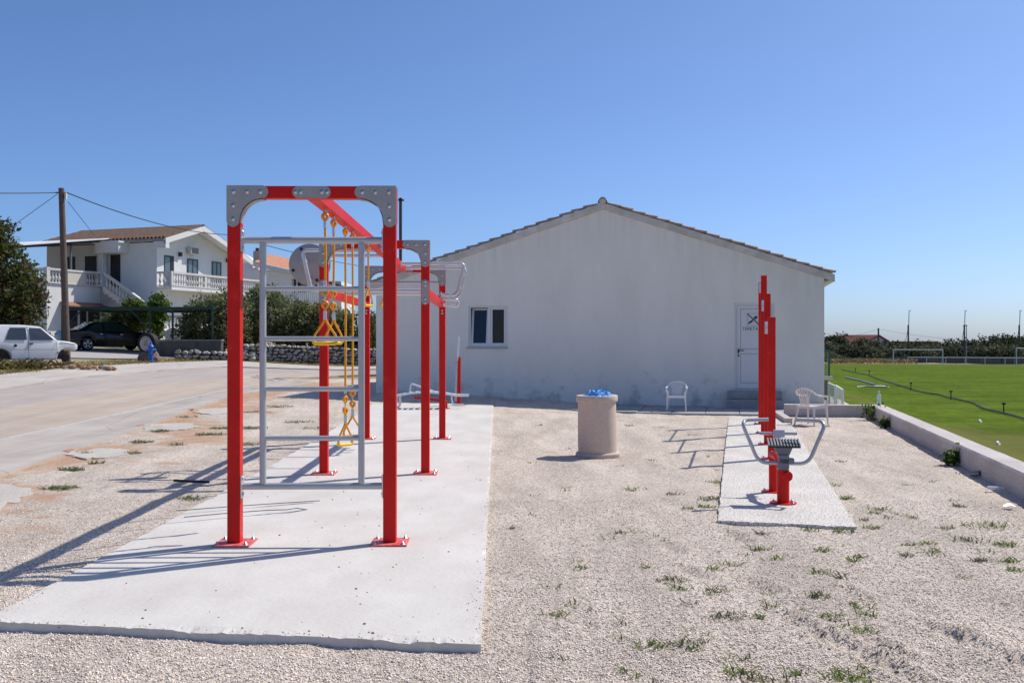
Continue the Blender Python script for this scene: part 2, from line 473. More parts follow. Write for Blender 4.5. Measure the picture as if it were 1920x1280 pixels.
# ---- concrete pads
def concrete(name, col, col2, specks=0.5, crumbly=False, pit=160):
    m = bpy.data.materials.new(name); m.use_nodes = True; n = m.node_tree.nodes; l = m.node_tree.links
    b = n['Principled BSDF']; b.inputs['Roughness'].default_value = 0.82; b.inputs['Specular IOR Level'].default_value = 0.3
    geo = n.new('ShaderNodeNewGeometry')
    nz = n.new('ShaderNodeTexNoise'); nz.inputs['Scale'].default_value = 1.6; nz.inputs['Detail'].default_value = 9; nz.inputs['Roughness'].default_value = 0.62
    mp = n.new('ShaderNodeMapping'); mp.inputs['Scale'].default_value = (1.0, 0.55, 1.0)
    l.new(geo.outputs['Position'], mp.inputs['Vector']); l.new(mp.outputs[0], nz.inputs['Vector'])
    r = n.new('ShaderNodeValToRGB'); r.color_ramp.elements[0].position = .3; r.color_ramp.elements[1].position = .7
    r.color_ramp.elements[0].color = (*col, 1); r.color_ramp.elements[1].color = (*col2, 1); l.new(nz.outputs['Fac'], r.inputs['Fac'])
    v = n.new('ShaderNodeTexNoise'); v.inputs['Scale'].default_value = pit; v.inputs['Detail'].default_value = 2; l.new(geo.outputs['Position'], v.inputs['Vector'])
    vr = n.new('ShaderNodeValToRGB'); p0 = 0.66 if not crumbly else 0.55
    vr.color_ramp.elements[0].position = p0; vr.color_ramp.elements[1].position = p0+.08
    vr.color_ramp.elements[0].color = (0,0,0,1); vr.color_ramp.elements[1].color = (specks,specks,specks,1); l.new(v.outputs['Fac'], vr.inputs['Fac'])
    mx = n.new('ShaderNodeMix'); mx.data_type = 'RGBA'; l.new(vr.outputs['Color'], mx.inputs[0]); l.new(r.outputs['Color'], mx.inputs[6])
    mx.inputs[7].default_value = (0.22, 0.19, 0.16, 1); l.new(mx.outputs[2], b.inputs['Base Color'])
    bp = n.new('ShaderNodeBump'); bp.inputs['Distance'].default_value = 0.004 if not crumbly else 0.008; bp.invert = True; l.new(vr.outputs['Color'], bp.inputs['Height'])
    bp2 = n.new('ShaderNodeBump'); bp2.inputs['Distance'].default_value = 0.004; n3 = n.new('ShaderNodeTexNoise'); n3.inputs['Scale'].default_value = 25; n3.inputs['Detail'].default_value = 8
    l.new(geo.outputs['Position'], n3.inputs['Vector']); l.new(n3.outputs['Fac'], bp2.inputs['Height']); l.new(bp.outputs[0], bp2.inputs['Normal'])
    l.new(bp2.outputs[0], b.inputs['Normal'])
    return m
M_SLAB = concrete('smooth_concrete', (0.545, 0.505, 0.46), (0.665, 0.635, 0.59), .3)
M_SLAB2 = concrete('rough_concrete', (0.60, 0.555, 0.50), (0.78, 0.74, 0.68), .8, True, 55)
M_WALLC = concrete('wall_concrete', (0.47, 0.415, 0.385), (0.60, 0.555, 0.52), .35, True, 40)
def pad(name, poly, m, top=0.0, depth=0.2, n=60, jit=0.006):
    """slab with a slightly ragged outline, top following the ground"""
    A, B, C_, D = poly; out = []
    for a, b, k in ((A,B,n),(B,C_,n*3),(C_,D,n),(D,A,n*3)):
        for i in range(k):
            p = a.lerp(b, i/k); out.append(p+Vector((noise.noise((p.x*6, p.y*6, 1)), noise.noise((p.x*6, p.y*6, 7))))*jit*2.2 + Vector((noise.noise((p.x*31, p.y*31, 1)), noise.noise((p.x*31, p.y*31, 7))))*jit*.7)
    # top surface as a grid of quads (rows between the long sides) with the outline as rim
    rows = n*3; cols = 90; vs = []; fs = []
    left = out[n+n*3+n:]; left = [left[-1-i] if i else D.lerp(A, 1) for i in range(len(left))]
    Lp = [A]+list(reversed(out[n*5+1:]))+[D]; Rp = out[n:n*4]+[C_]
    Lp = resample(Lp, rows); Rp = resample(Rp, rows)
    for i in range(rows):
        for j in range(cols+1):
            p = Lp[i].lerp(Rp[i], j/cols)
            if i == 0: p = A.lerp(B, j/cols)+Vector((0, .005*noise.noise((j*.45, 2, 1))+.010*noise.noise((j*2.3, 5, 1))))
            rim_ = i == 0 or j in (0, cols); ch = (max(0, noise.noise((p.x*17, p.y*17, 4))-.1)*.022+max(0, noise.noise((p.x*4, p.y*4, 9))-.25)*.03) if rim_ else 0
            vs.append((p.x, p.y, H(p.x, p.y)+top-ch))
    for i in range(rows-1):
        for j in range(cols): a = i*(cols+1)+j; fs.append((a, a+1, a+cols+2, a+cols+1))
    rim = [i*(cols+1) for i in range(rows)]; rimr = [i*(cols+1)+cols for i in range(rows)]
    loop = [j for j in range(cols+1)]+rimr[1:]+[(rows-1)*(cols+1)+j for j in range(cols-1,-1,-1)]+rim[::-1][1:-1]
    k = len(vs)
    for q in loop: v = vs[q]; vs.append((v[0], v[1], v[2]-depth))
    nl = len(loop)
    for i in range(nl): fs.append((loop[i], loop[(i+1)%nl], k+(i+1)%nl, k+i))
    o = MB().add(vs, fs).build(name, m)
    return tag(o, kind='structure')
pad('concrete_pad', SLAB_L, M_SLAB, 0.0)
pad('concrete_pad', SLAB_R, M_SLAB2, 0.0)

# ---- footpaths and road
def streak_mat(name, c1, c2):
    m = mat(name, c1, rough=0.9, col2=c2, scale=0.8, bump=0.004, bscale=50, detail=9); n = m.node_tree.nodes; l = m.node_tree.links; b = n['Principled BSDF']
    src = b.inputs['Base Color'].links[0].from_socket; geo = n.new('ShaderNodeNewGeometry'); mp = n.new('ShaderNodeMapping'); mp.inputs['Scale'].default_value = (2.2, .14, 1)
    t = n.new('ShaderNodeTexNoise'); t.inputs['Scale'].default_value = 1.0; t.inputs['Detail'].default_value = 10; t.inputs['Roughness'].default_value = .7; l.new(geo.outputs['Position'], mp.inputs['Vector']); l.new(mp.outputs[0], t.inputs['Vector'])
    v = n.new('ShaderNodeTexVoronoi'); v.feature = 'DISTANCE_TO_EDGE'; v.inputs['Scale'].default_value = .32; l.new(geo.outputs['Position'], v.inputs['Vector'])
    cr = n.new('ShaderNodeMapRange'); cr.inputs['From Max'].default_value = .006; cr.inputs['To Min'].default_value = .72; l.new(v.outputs['Distance'], cr.inputs['Value'])
    mr = n.new('ShaderNodeMapRange'); mr.inputs['From Min'].default_value = .3; mr.inputs['From Max'].default_value = .7; mr.inputs['To Min'].default_value = .82; mr.inputs['To Max'].default_value = 1.1; l.new(t.outputs['Fac'], mr.inputs['Value'])
    mu = n.new('ShaderNodeMath'); mu.operation = 'MULTIPLY'; l.new(mr.outputs[0], mu.inputs[0]); l.new(cr.outputs[0], mu.inputs[1])
    hs = n.new('ShaderNodeHueSaturation'); l.new(src, hs.inputs['Color']); l.new(mu.outputs[0], hs.inputs['Value']); l.new(hs.outputs[0], b.inputs['Base Color']); return m
m_road1 = streak_mat('road_concrete', (0.43, 0.345, 0.275), (0.49, 0.405, 0.335))
m_road2 = streak_mat('road_concrete_grey', (0.39, 0.335, 0.30), (0.45, 0.39, 0.35))
m_path = streak_mat('footpath_concrete', (0.39, 0.34, 0.30), (0.50, 0.445, 0.395))
m_path2 = streak_mat('far_footpath_concrete', (0.44, 0.39, 0.34), (0.54, 0.49, 0.44))
ribbon('footpath', SN, RN, m_path, 0.006, jit=0.05, skirt=0.15)
ribbon('road', RN, RM, m_road1, -0.006, n=80, jit=0.03)
ribbon('road', RM, RF, m_road2, -0.010, n=80)
ribbon('footpath', RF, FS, m_path2, 0.03, n=80, jit=0.12, skirt=0.15)
m_kerb = mat('pale_kerb', (0.50, 0.47, 0.43), rough=0.9, var=0.15, scale=5)
ribbon('kerb', RN, [Vector((p[0], p[1]))+Vector((0.10, -0.04)) for p in RN], m_kerb, 0.009, n=80, across=1, jit=0.015)
# broken concrete patches beside the footpath
m_patch = concrete('patch_concrete', (0.49, 0.445, 0.39), (0.61, 0.565, 0.51), .4, True, 60)
def patch(px):
    c = [gp(*p, -0.012) for p in px]; ctr = sum(c, Vector())/len(c); vs = []; n = 64
    for i in range(n):
        t = i/n*len(c); a = c[int(t)%len(c)]; b = c[(int(t)+1)%len(c)]; p = a.lerp(b, t-int(t)); p = p+(p-ctr)*(0.3*noise.noise((p.x*4, p.y*4, 2))+.18*noise.noise((p.x*17, p.y*17, 2))); vs.append(Vector((p.x, p.y, H(p.x, p.y)-0.019)))
    vs2 = [v-Vector((0,0,.1)) for v in vs]; fs = [tuple(range(n))]+[(i, n+i, n+(i+1)%n, (i+1)%n) for i in range(n)]
    tag(MB().add(vs+vs2, fs).build('footpath_patch', m_patch), kind='structure')
patch([(118,848),(150,838),(232,840),(250,848),(200,858),(130,856)])
patch([(263,802),(290,793),(355,792),(375,799),(330,806),(275,806)])
patch([(364,771),(385,764),(425,764),(440,772),(400,776)])
patch([(-60,925),(0,905),(60,912),(40,935),(-30,960)])

# ---- playing field below the low wall
def grass_mat():
    m = bpy.data.materials.new('pitch_grass'); m.use_nodes = True; n = m.node_tree.nodes; l = m.node_tree.links
    b = n['Principled BSDF']; b.inputs['Roughness'].default_value = 1.0; b.inputs['Specular IOR Level'].default_value = 0.02
    geo = n.new('ShaderNodeNewGeometry'); mp = n.new('ShaderNodeMapping'); mp.inputs['Scale'].default_value = (0.16, 0.45, 1)
    l.new(geo.outputs['Position'], mp.inputs['Vector'])
    a = n.new('ShaderNodeTexNoise'); a.inputs['Scale'].default_value = 1; a.inputs['Detail'].default_value = 8; a.inputs['Roughness'].default_value = .7; l.new(mp.outputs[0], a.inputs['Vector'])
    r = n.new('ShaderNodeValToRGB'); e = r.color_ramp.elements; e[0].position = .33; e[0].color = (0.058, 0.092, 0.010, 1); e[1].position = .68; e[1].color = (0.122, 0.176, 0.016, 1)
    l.new(a.outputs['Fac'], r.inputs['Fac'])
    mp2 = n.new('ShaderNodeMapping'); mp2.inputs['Scale'].default_value = (1.6, 0.55, 1); l.new(geo.outputs['Position'], mp2.inputs['Vector'])
    f = n.new('ShaderNodeTexNoise'); f.inputs['Scale'].default_value = 1.6; f.inputs['Detail'].default_value = 12; f.inputs['Roughness'].default_value = .8; l.new(mp2.outputs[0], f.inputs['Vector'])
    mr = n.new('ShaderNodeMapRange'); mr.inputs['From Min'].default_value = .3; mr.inputs['From Max'].default_value = .7; mr.inputs['To Min'].default_value = .55; mr.inputs['To Max'].default_value = 1.45
    l.new(f.outputs['Fac'], mr.inputs['Value'])
    hs = n.new('ShaderNodeHueSaturation'); l.new(r.outputs['Color'], hs.inputs['Color']); l.new(mr.outputs[0], hs.inputs['Value'])
    at_ = n.new('ShaderNodeAttribute'); at_.attribute_name = 'dry'; mx = n.new('ShaderNodeMix'); mx.data_type = 'RGBA'
    l.new(at_.outputs['Fac'], mx.inputs[0]); l.new(hs.outputs['Color'], mx.inputs[6]); mx.inputs[7].default_value = (0.15, 0.14, 0.045, 1)
    l.new(mx.outputs[2], b.inputs['Base Color'])
    bp = n.new('ShaderNodeBump'); bp.inputs['Distance'].default_value = 0.05; bp.inputs['Strength'].default_value = .7; l.new(f.outputs['Fac'], bp.inputs['Height']); l.new(bp.outputs[0], b.inputs['Normal'])
    return m
vs = []; fs = []; dry = []
ls = list(np.arange(-20, 60, 0.8))+list(np.arange(60, 146, 2.0)); ds = [-.05,.1,.3,.6,1,1.5,2,2.6,3.2,4,5]+list(np.arange(6, 40, 1.0))+list(np.arange(40, 120, 4.0))
for L_ in ls:
    for d in ds:
        p = WP+WD*L_+WN*d; z = -0.03+(FIELD_Z+0.03)*sstep(0.3, 5, d)
        if d < .3 and L_ < 12.2: z = -.45
        vs.append((p.x, p.y, z))
        dry.append(min(1, max(0, 0.75*sstep(0.2, 0.7, 1.1-abs(L_-22)/11-abs(d-4.5)/7+0.45*noise.noise((p.x*.5, p.y*.5, 0))) + 0.5*sstep(0.35, .75, 0.5*noise.noise((p.x*.22, p.y*.16, 3))+0.3*noise.noise((p.x, p.y, 3))+.24*sstep(26,4,d)*(1 if L_ < 20 else .3)) + .55*sstep(120,146,L_))))
k = len(ds)
for i in range(len(ls)-1):
    for j in range(k-1): fs.append((i*k+j, i*k+j+1, (i+1)*k+j+1, (i+1)*k+j))
o = MB().add(vs, fs).build('playing_field', grass_mat()); a_ = o.data.attributes.new('dry', 'FLOAT', 'POINT'); a_.data.foreach_set('value', dry)
tag(o, 'mown green football pitch', None, kind='structure')

# ---- low retaining wall, in L shape
t = thing('low_wall', 'low grey concrete wall between the gravel and the pitch', 'wall', (WP.x, WP.y, 0), -math.atan2(WD.x, WD.y))
# local: y along the wall, x outwards
lens = [-9.0, -5.6, -2.2, 1.1, 4.4, 8.0, 12.05]
for i in range(len(lens)-1):
    a, b = lens[i]+.004, lens[i+1]-.004; mb = MB(); n = 12; vs = []; fs = []
    for q in range(n+1):
        y = a+(b-a)*q/n; j = 0.008
        pr = [(0.0,-.3),(0.0+j*noise.noise((y*3,1,2)),.05),(0.006*noise.noise((y*4,5,2)),.225),(0.02,.252),(.30,.252+.006*noise.noise((y*5,5,9))),(.33,.235),(.335,-.35)]
        vs += [(x, y, z) for x, z in pr]
    for q in range(n):
        for k in range(6): fs.append((q*7+k, q*7+k+1, q*7+8+k, q*7+7+k))
    fs += [tuple(range(7)), tuple(n*7+k for k in range(7))]
    mb.add(vs, fs).build('wall_section', M_WALLC, t)
mb = MB(); mb.box(-1.85, -0.002, 11.75, 12.05, -.3, .246); mb.build('wall_section', M_WALLC, t, bevel=.012)
# small kerb stone at its end
o = MB().prism([(0,0),(.16,0),(.16,.12),(0,.12)], (0,0,0), (1,0,0), (0,0,1), (0,1,0), 2.1).build('kerb_stone', M_WALLC, bevel=.012)
o.location = (5.62, 20.35, -.03); o.rotation_euler = (0,0,R(-9)); tag(o, 'short pale kerb stone near the door steps, pointing at the low wall', 'kerb stone')

# grit lying on the long pad
g = np.random.default_rng(9); mb = MB()
for _ in range(95):
    y = 5.6+9*g.random()**1.5; x = -2.95+2.6*g.random(); s = .003+.005*g.random()**2
    mb.ell((x, y, H(x, y)+s*.4), (s*1.3, s, s*.7), 6, 4)
tag(mb.build('pad_grit', mat('dark_grit', (.16,.125,.095), rough=.95)), 'dark grit sprinkled over the long concrete pad', 'grit', kind='stuff')
# ================================================================== CLUBHOUSE with the gable end towards the camera
BL = Vector((-3.77, 27.37, 0)); BRZ = -math.atan2(.216, .976); BW = 11.9
def wall_paint():
    m = bpy.data.materials.new('weathered_white_render'); m.use_nodes = True; n = m.node_tree.nodes; l = m.node_tree.links
    b = n['Principled BSDF']; b.inputs['Roughness'].default_value = 0.88; b.inputs['Specular IOR Level'].default_value = 0.2
    tc = n.new('ShaderNodeTexCoord'); P = tc.outputs['Object']
    def nz(sc, det, mscale=(1,1,1)):
        mp = n.new('ShaderNodeMapping'); mp.inputs['Scale'].default_value = mscale; l.new(P, mp.inputs['Vector'])
        t = n.new('ShaderNodeTexNoise'); t.inputs['Scale'].default_value = sc; t.inputs['Detail'].default_value = det; t.inputs['Roughness'].default_value = .65
        l.new(mp.outputs[0], t.inputs['Vector']); return t.outputs['Fac']
    r = n.new('ShaderNodeValToRGB'); r.color_ramp.elements[0].color = (0.79, 0.757, 0.68, 1); r.color_ramp.elements[1].color = (0.855, 0.82, 0.74, 1)
    r.color_ramp.elements[0].position = .35; r.color_ramp.elements[1].position = .65; l.new(nz(1.1, 6, (1,1,.35)), r.inputs['Fac'])
    # mould blotches low on the wall
    sp = n.new('ShaderNodeSeparateXYZ'); l.new(P, sp.inputs[0])
    hg = n.new('ShaderNodeMapRange'); hg.inputs['From Min'].default_value = 0.15; hg.inputs['From Max'].default_value = 1.35; hg.inputs['To Min'].default_value = 0.17; hg.inputs['To Max'].default_value = -0.03
    l.new(sp.outputs['Z'], hg.inputs['Value'])
    ad = n.new('ShaderNodeMath'); ad.operation = 'ADD'; l.new(nz(2.6, 12), ad.inputs[0]); l.new(hg.outputs[0], ad.inputs[1])
    st = n.new('ShaderNodeValToRGB'); st.color_ramp.elements[0].position = .64; st.color_ramp.elements[1].position = .8
    st.color_ramp.elements[0].color = (0,0,0,1); st.color_ramp.elements[1].color = (.42,.42,.42,1); l.new(ad.outputs[0], st.inputs['Fac'])
    mx = n.new('ShaderNodeMix'); mx.data_type = 'RGBA'; l.new(st.outputs['Color'], mx.inputs[0]); l.new(r.outputs['Color'], mx.inputs[6]); mx.inputs[7].default_value = (0.20, 0.19, 0.16, 1)
    # streak stains and a yellowish tint, fading downwards from the verge
    def M(op, a, b_=None):
        q = n.new('ShaderNodeMath'); q.operation = op
        for i, v in enumerate((a, b_)):
            if v is None: continue
            if isinstance(v, (int, float)): q.inputs[i].default_value = v
            else: l.new(v, q.inputs[i])
        return q.outputs[0]
    du = M('ABSOLUTE', M('SUBTRACT', sp.outputs['X'], 6.315)); dd = M('SUBTRACT', M('SUBTRACT', 5.36-.22, M('MULTIPLY', du, .326)), sp.outputs['Z'])
    mk = n.new('ShaderNodeMapRange'); mk.inputs['From Min'].default_value = 0.0; mk.inputs['From Max'].default_value = 0.95; mk.inputs['To Min'].default_value = 1; mk.inputs['To Max'].default_value = 0; l.new(dd, mk.inputs['Value'])
    sk = n.new('ShaderNodeMapRange'); sk.inputs['From Min'].default_value = .42; sk.inputs['From Max'].default_value = .72; l.new(nz(1.0, 8, (5.5, 1, .22)), sk.inputs['Value'])
    fac = M('MULTIPLY', M('MULTIPLY', mk.outputs[0], M('ADD', M('MULTIPLY', sk.outputs[0], .9), .12)), .32)
    mx2 = n.new('ShaderNodeMix'); mx2.data_type = 'RGBA'; l.new(fac, mx2.inputs[0]); l.new(mx.outputs[2], mx2.inputs[6]); mx2.inputs[7].default_value = (0.47, 0.41, 0.31, 1)
    l.new(mx2.outputs[2], b.inputs['Base Color'])
    bp = n.new('ShaderNodeBump'); bp.inputs['Distance'].default_value = 0.006; l.new(nz(28, 6), bp.inputs['Height']); l.new(bp.outputs[0], b.inputs['Normal'])
    return m
M_WALL = wall_paint()
M_VERGE = mat('weathered_verge', (0.50, 0.44, 0.375), rough=0.9, col2=(0.70, 0.66, 0.60), scale=2.6, bump=.008, bscale=14, detail=8)
M_TILE = mat('old_roof_tile', (0.30, 0.255, 0.22), rough=0.9, col2=(0.46, 0.395, 0.34), scale=5, bump=.004, bscale=30)
M_GLASS = mat('dark_glass', (0.008, 0.013, 0.028), rough=0.05, spec=0.6)
M_GLASS2 = mat('dark_blind_glass', (0.012, 0.012, 0.013), rough=0.25, spec=0.4)
M_PVC = mat('white_pvc', (0.70, 0.70, 0.70), rough=0.35)
M_DARK = mat('dark_interior', (0.02, 0.02, 0.022), rough=0.9)

bld = thing('clubhouse', 'long white single-storey clubhouse with low tiled gable roof behind the gravel yard', 'building', BL, BRZ)
RU, RZ_ = 6.315, 5.36; EL = (-.25, 3.30); ER = (12.15, 3.39)
def roof_z(u):
    return EL[1]+(RZ_-EL[1])*(u-EL[0])/(RU-EL[0]) if u <= RU else ER[1]+(RZ_-ER[1])*(ER[0]-u)/(ER[0]-RU)
WIN = (2.65, 3.735, 1.53, 2.645); DOR = (9.704, 10.683, 0.46, 2.655)
mb = MB(); TB = .22
def wq(u0, u1, z0=None, z1=None):
    a = z0 if z0 is not None else -.4
    t0 = roof_z(u0)-TB+.04 if z1 is None else z1; t1 = roof_z(u1)-TB+.04 if z1 is None else z1
    mb.add([(u0,0,a),(u1,0,a),(u1,0,t1),(u0,0,t0)], [(0,1,2,3)])
wq(0, WIN[0]); wq(WIN[0], WIN[1], None, WIN[2]); wq(WIN[0], WIN[1], WIN[3], None); wq(WIN[1], RU); wq(RU, DOR[0])
wq(DOR[0], DOR[1], None, DOR[2]); wq(DOR[0], DOR[1], DOR[3], None); wq(DOR[1], BW)
for (a, b, c, d) in (WIN, DOR):           # reveals
    k = .17
    mb.add([(a,0,c),(a,0,d),(a,k,d),(a,k,c)], [(0,1,2,3)]); mb.add([(b,0,c),(b,0,d),(b,k,d),(b,k,c)], [(0,1,2,3)])
    mb.add([(a,0,d),(b,0,d),(b,k,d),(a,k,d)], [(0,1,2,3)]); mb.add([(a,0,c),(b,0,c),(b,k,c),(a,k,c)], [(0,1,2,3)])
DEP = 16.0
mb.add([(0,0,-.4),(0,DEP,-.4),(0,DEP,3.25),(0,0,3.25)], [(0,1,2,3)])
mb.add([(BW,0,-.4),(BW,DEP,-.4),(BW,DEP,3.3),(BW,0,3.3)], [(0,1,2,3)])
mb.add([(0,DEP,-.4),(BW,DEP,-.4),(BW,DEP,3.3),(RU,DEP,5.2),(0,DEP,3.25)], [(0,1,2,3,4)])
mb.build('wall', M_WALL, bld, recalc=False)
MB().box(.25, BW-.25, .8, DEP-.3, -.3, 3.1).build('inner_room', M_DARK, bld)
# verge band on the gable, roof plate
for (a, b) in ((EL[0], RU), (RU, ER[0])):
    n = 26; vs = []; fs = []
    for i in range(n+1):
        u = a+(b-a)*i/n; z = roof_z(u); jt = .012*noise.noise((u*2.3, 3, 1)); jf = .008*noise.noise((u*3.1, 8, 1))
        vs += [(u, -.04+jf, z-.035), (u, -.04+jf, z-TB+jt), (u, .05, z-TB+jt)]
    for i in range(n): fs += [(3*i, 3*i+3, 3*i+4, 3*i+1), (3*i+1, 3*i+4, 3*i+5, 3*i+2)]
    e = 0 if a < 0 else n*3
    u = a if a < 0 else b; z = roof_z(u)
    fs.append((e, e+1, e+2))
    MB().add(vs, fs).build('verge_band', M_VERGE, bld, recalc=False)
mb = MB()
for (a, b) in ((EL[0], RU), (RU, ER[0])):
    za, zb = roof_z(a), roof_z(b)
    mb.prism([(a, za-.03), (b, zb-.03), (b, zb-.14), (a, za-.14)], (0,.051,0), (1,0,0), (0,0,1), (0,1,0), DEP+.2)
mb.build('roof_plate', M_VERGE, bld)
MB().box(BW+.01, ER[0]-.03, .06, DEP, 3.17, 3.2).build('soffit', M_WALL, bld)
# roof covering: rows of curved tiles running down the slope, seen at their edge only
mb = MB()
for (a, b) in ((EL[0], RU-.02), (ER[0], RU+.02)):
    prof = []; nvy = 150; vs = []; fs = []
    for j in range(nvy+1):
        v = .36+(DEP-.2)*j/nvy; hgt = .045*abs(math.sin(math.pi*v/.21))
        for q in range(2):
            u = (a, b)[q]; vs.append((u, v, roof_z(u)+.0+hgt))
    for j in range(nvy): fs.append((2*j, 2*j+1, 2*j+3, 2*j+2))
    mb.add(vs, fs)
tag(mb.build('roof_tiles', M_TILE, bld, recalc=False), kind='stuff')
# verge tiles: one by one along the gable, each lapping over the one below it
def verge_tile_mesh():
    mb = MB(); L_ = .40; n = 6; vs = []; fs = []
    for q, (x, r0) in enumerate(((0, .075), (L_, .058))):
        for k in range(n+1):
            a = math.pi*k/n; vs.append((x, .075-.15*0+r0*1.25*math.cos(a)-.0, .035*(1-q)+ r0*.62*math.sin(a)))
    for k in range(n): fs.append((k, k+1, n+1+k+1, n+1+k))
    m = n+1
    vs += [(x_, y_, z_-.014) for x_, y_, z_ in vs[:2*m]]
    for k in range(n): fs.append((2*m+k, 3*m+k, 3*m+k+1, 2*m+k+1))
    fs += [tuple([k for k in range(m)]+[2*m+k for k in range(n, -1, -1)])]
    fs += [(0, m, 3*m, 2*m), (n, 2*m+n, 3*m+n, m+n)]
    return MB().add(vs, fs).mesh('verge_tile', M_TILE, True)
vt = verge_tile_mesh()
for side in (0, 1):
    a = EL if side == 0 else ER; L_ = math.hypot(RU-a[0], RZ_-a[1]); sl = math.atan2(RZ_-a[1], abs(RU-a[0])); k = int(L_/.335)
    for i in range(k):
        s = i*.335-.02; u = a[0]+(s*math.cos(sl))*(1 if side == 0 else -1); z = a[1]+s*math.sin(sl)
        o = put('verge_tile', vt, bld, (u, -.005+random.uniform(-.012, .012), z-.008+random.uniform(-.006, .008)), (random.uniform(-.03,.03), -sl+random.uniform(-.03, .03), 0))
        if side: o.rotation_euler = (random.uniform(-.03,.03), -sl+random.uniform(-.03, .03), math.pi); o.location.y += .15
        if random.random() < .12: o.location.z += .012; o.rotation_euler[1] += .02
# ridge tiles
mb = MB(); n = 8; vs = []; fs = []
for q, (y, r_) in enumerate(((0, .125), (.42, .105))):
    for k in range(n+1):
        a = math.pi*k/n; vs.append((r_*math.cos(a), y, r_*.95*math.sin(a)-.03))
for k in range(n): fs.append((k, k+1, n+2+k, n+1+k))
rt = MB().add(vs, fs); rt.add([(x*.85, y, z*.85-.005) for x, y, z in vs], fs); rt = rt.mesh('ridge_tile', M_TILE, True, False)
for i in range(40): put('ridge_tile', rt, bld, (RU, -.1+i*.39, RZ_-.0), (0, random.uniform(-.03, .03), random.uniform(-.02, .02)))
MB().lathe([(0, 0), (.10, 0), (.10, .012), (0, .012)], 16, (RU, -.07, RZ_+.02), (0,1,0)).build('ridge_mortar', M_VERGE, bld)

# window: fixed frame, tilted left sash, right sash
a, b, c, d = WIN; y0 = .045
win = MB(); fw = .05
win.box(a, a+fw, y0, y0+.07, c, d); win.box(b-fw, b, y0, y0+.07, c, d); win.box(a+fw, b-fw, y0, y0+.07, d-fw, d); win.box(a+fw, b-fw, y0, y0+.07, c, c+fw)
mc = (a+b)/2+.02; win.box(mc-.035, mc+.035, y0-.002, y0+.068, c+fw, d-fw)
wo_ = win.build('window', M_PVC, bld, bevel=.005)
tag(wo_, 'white two-sash window, left sash tilted open at the top')
def sash(x0, x1, tilt, glass):
    w_ = x1-x0; h = (d-fw)-(c+fw); e = bpy.data.objects.new('sash', None)
    s = .055; mb = MB()
    mb.box(0, s, 0, .05, 0, h); mb.box(w_-s, w_, 0, .05, 0, h); mb.box(s, w_-s, 0, .05, 0, s); mb.box(s, w_-s, 0, .05, h-s, h)
    o = mb.build('sash', M_PVC, wo_, bevel=.004); o.location = (x0, y0+.015, c+fw); o.rotation_euler = (R(-tilt), 0, 0)
    g = MB().box(s, w_-s, .02, .026, s, h-s); g = g.build('pane', glass, wo_); g.location = o.location; g.rotation_euler = o.rotation_euler
sash(a+fw+.004, mc-.037, 8, M_GLASS); sash(mc+.037, b-fw-.004, 0, M_GLASS2)
MB().box(a-.06, b+.01, -.06, .05, c-.045, c-.006).build('sill', mat('window_sill', (.42,.42,.43), rough=.6), wo_, bevel=.006)

# door with frame, two sunk panels, handle and sign
a, b, c, d = DOR; y0 = .05
mb = MB(); mb.box(a, a+.055, y0, y0+.07, c, d); mb.box(b-.055, b, y0, y0+.07, c, d); mb.box(a+.055, b-.055, y0, y0+.07, d-.055, d)
dr = mb.build('door', M_PVC, bld, bevel=.004); tag(dr, 'white panelled door with a gym sign')
x0, x1, z0, z1 = a+.06, b-.06, c+.01, d-.06; mid = z0+(z1-z0)*.45; st = .085
mb = MB()
mb.box(x0, x0+st, y0+.012, y0+.06, z0, z1); mb.box(x1-st, x1, y0+.012, y0+.06, z0, z1)
for q0, q1 in ((z0, z0+.14), (mid-.06, mid+.06), (z1-st, z1)): mb.box(x0+st, x1-st, y0+.012, y0+.06, q0, q1)
mb.build('leaf_frame', M_PVC, dr, bevel=.003)
for q0, q1 in ((z0+.14, mid-.06), (mid+.06, z1-st)):
    MB().box(x0+st+.008, x1-st-.008, y0+.02, y0+.05, q0+.008, q1-.008).build('panel', M_PVC, dr, bevel=.003)
    MB().box(x0+st, x1-st, y0+.034, y0+.036, q0, q1).build('panel_gasket', BLACK, dr)
mb = MB(); mb.box(x0+.02, x0+.055, y0-.004, y0+.012, mid-.05, mid+.06); mb.tube([(x0+.037, y0-.005, mid+.02), (x0+.037, y0-.045, mid+.02), (x0+.17, y0-.05, mid+.015)], .011, 8)
mb.build('handle', BLACK, dr, smooth=True)
MB().box(x0+.022, x0+.053, y0-.003, y0+.012, mid-.14, mid-.08).build('lock_plate', BLACK, dr)
INK = mat('sign_ink', (.05, .055, .06), rough=.6)
sx, sz = (a+b)/2-.02, d-.42; yy = y0+.0175; mb = MB(); s = .155; t_ = .005
for p, q in (((sx-s, yy, sz-s), (sx+s, yy, sz-s)), ((sx+s, yy, sz-s), (sx+s, yy, sz+s)), ((sx+s, yy, sz+s), (sx-s, yy, sz+s)), ((sx-s, yy, sz+s), (sx-s, yy, sz-s))): mb.beam(p, q, .004, t_, (0,0,1) if p[2] == q[2] else (1,0,0))
mb.beam((sx-s, yy-.001, sz+s), (sx+s*.95, yy-.001, sz-s*.9), .004, .028, (1,0,1))
for k, (cx, cz, r1, r2) in enumerate(((-.075, -.06, .075, .028), (.055, .055, .05, .038), (-.01, -.005, .05, .016))):
    pl = [(cx+math.cos(q/14*6.283)*r1*math.cos(.6)-math.sin(q/14*6.283)*r2*math.sin(.6), cz+math.cos(q/14*6.283)*r1*math.sin(.6)+math.sin(q/14*6.283)*r2*math.cos(.6)) for q in range(14)]
    mb.prism(pl, (sx, yy-.003-.0006*k, sz), (1,0,0), (0,0,1), (0,1,0), .003)
mb.build('sign_pictogram', INK, dr)
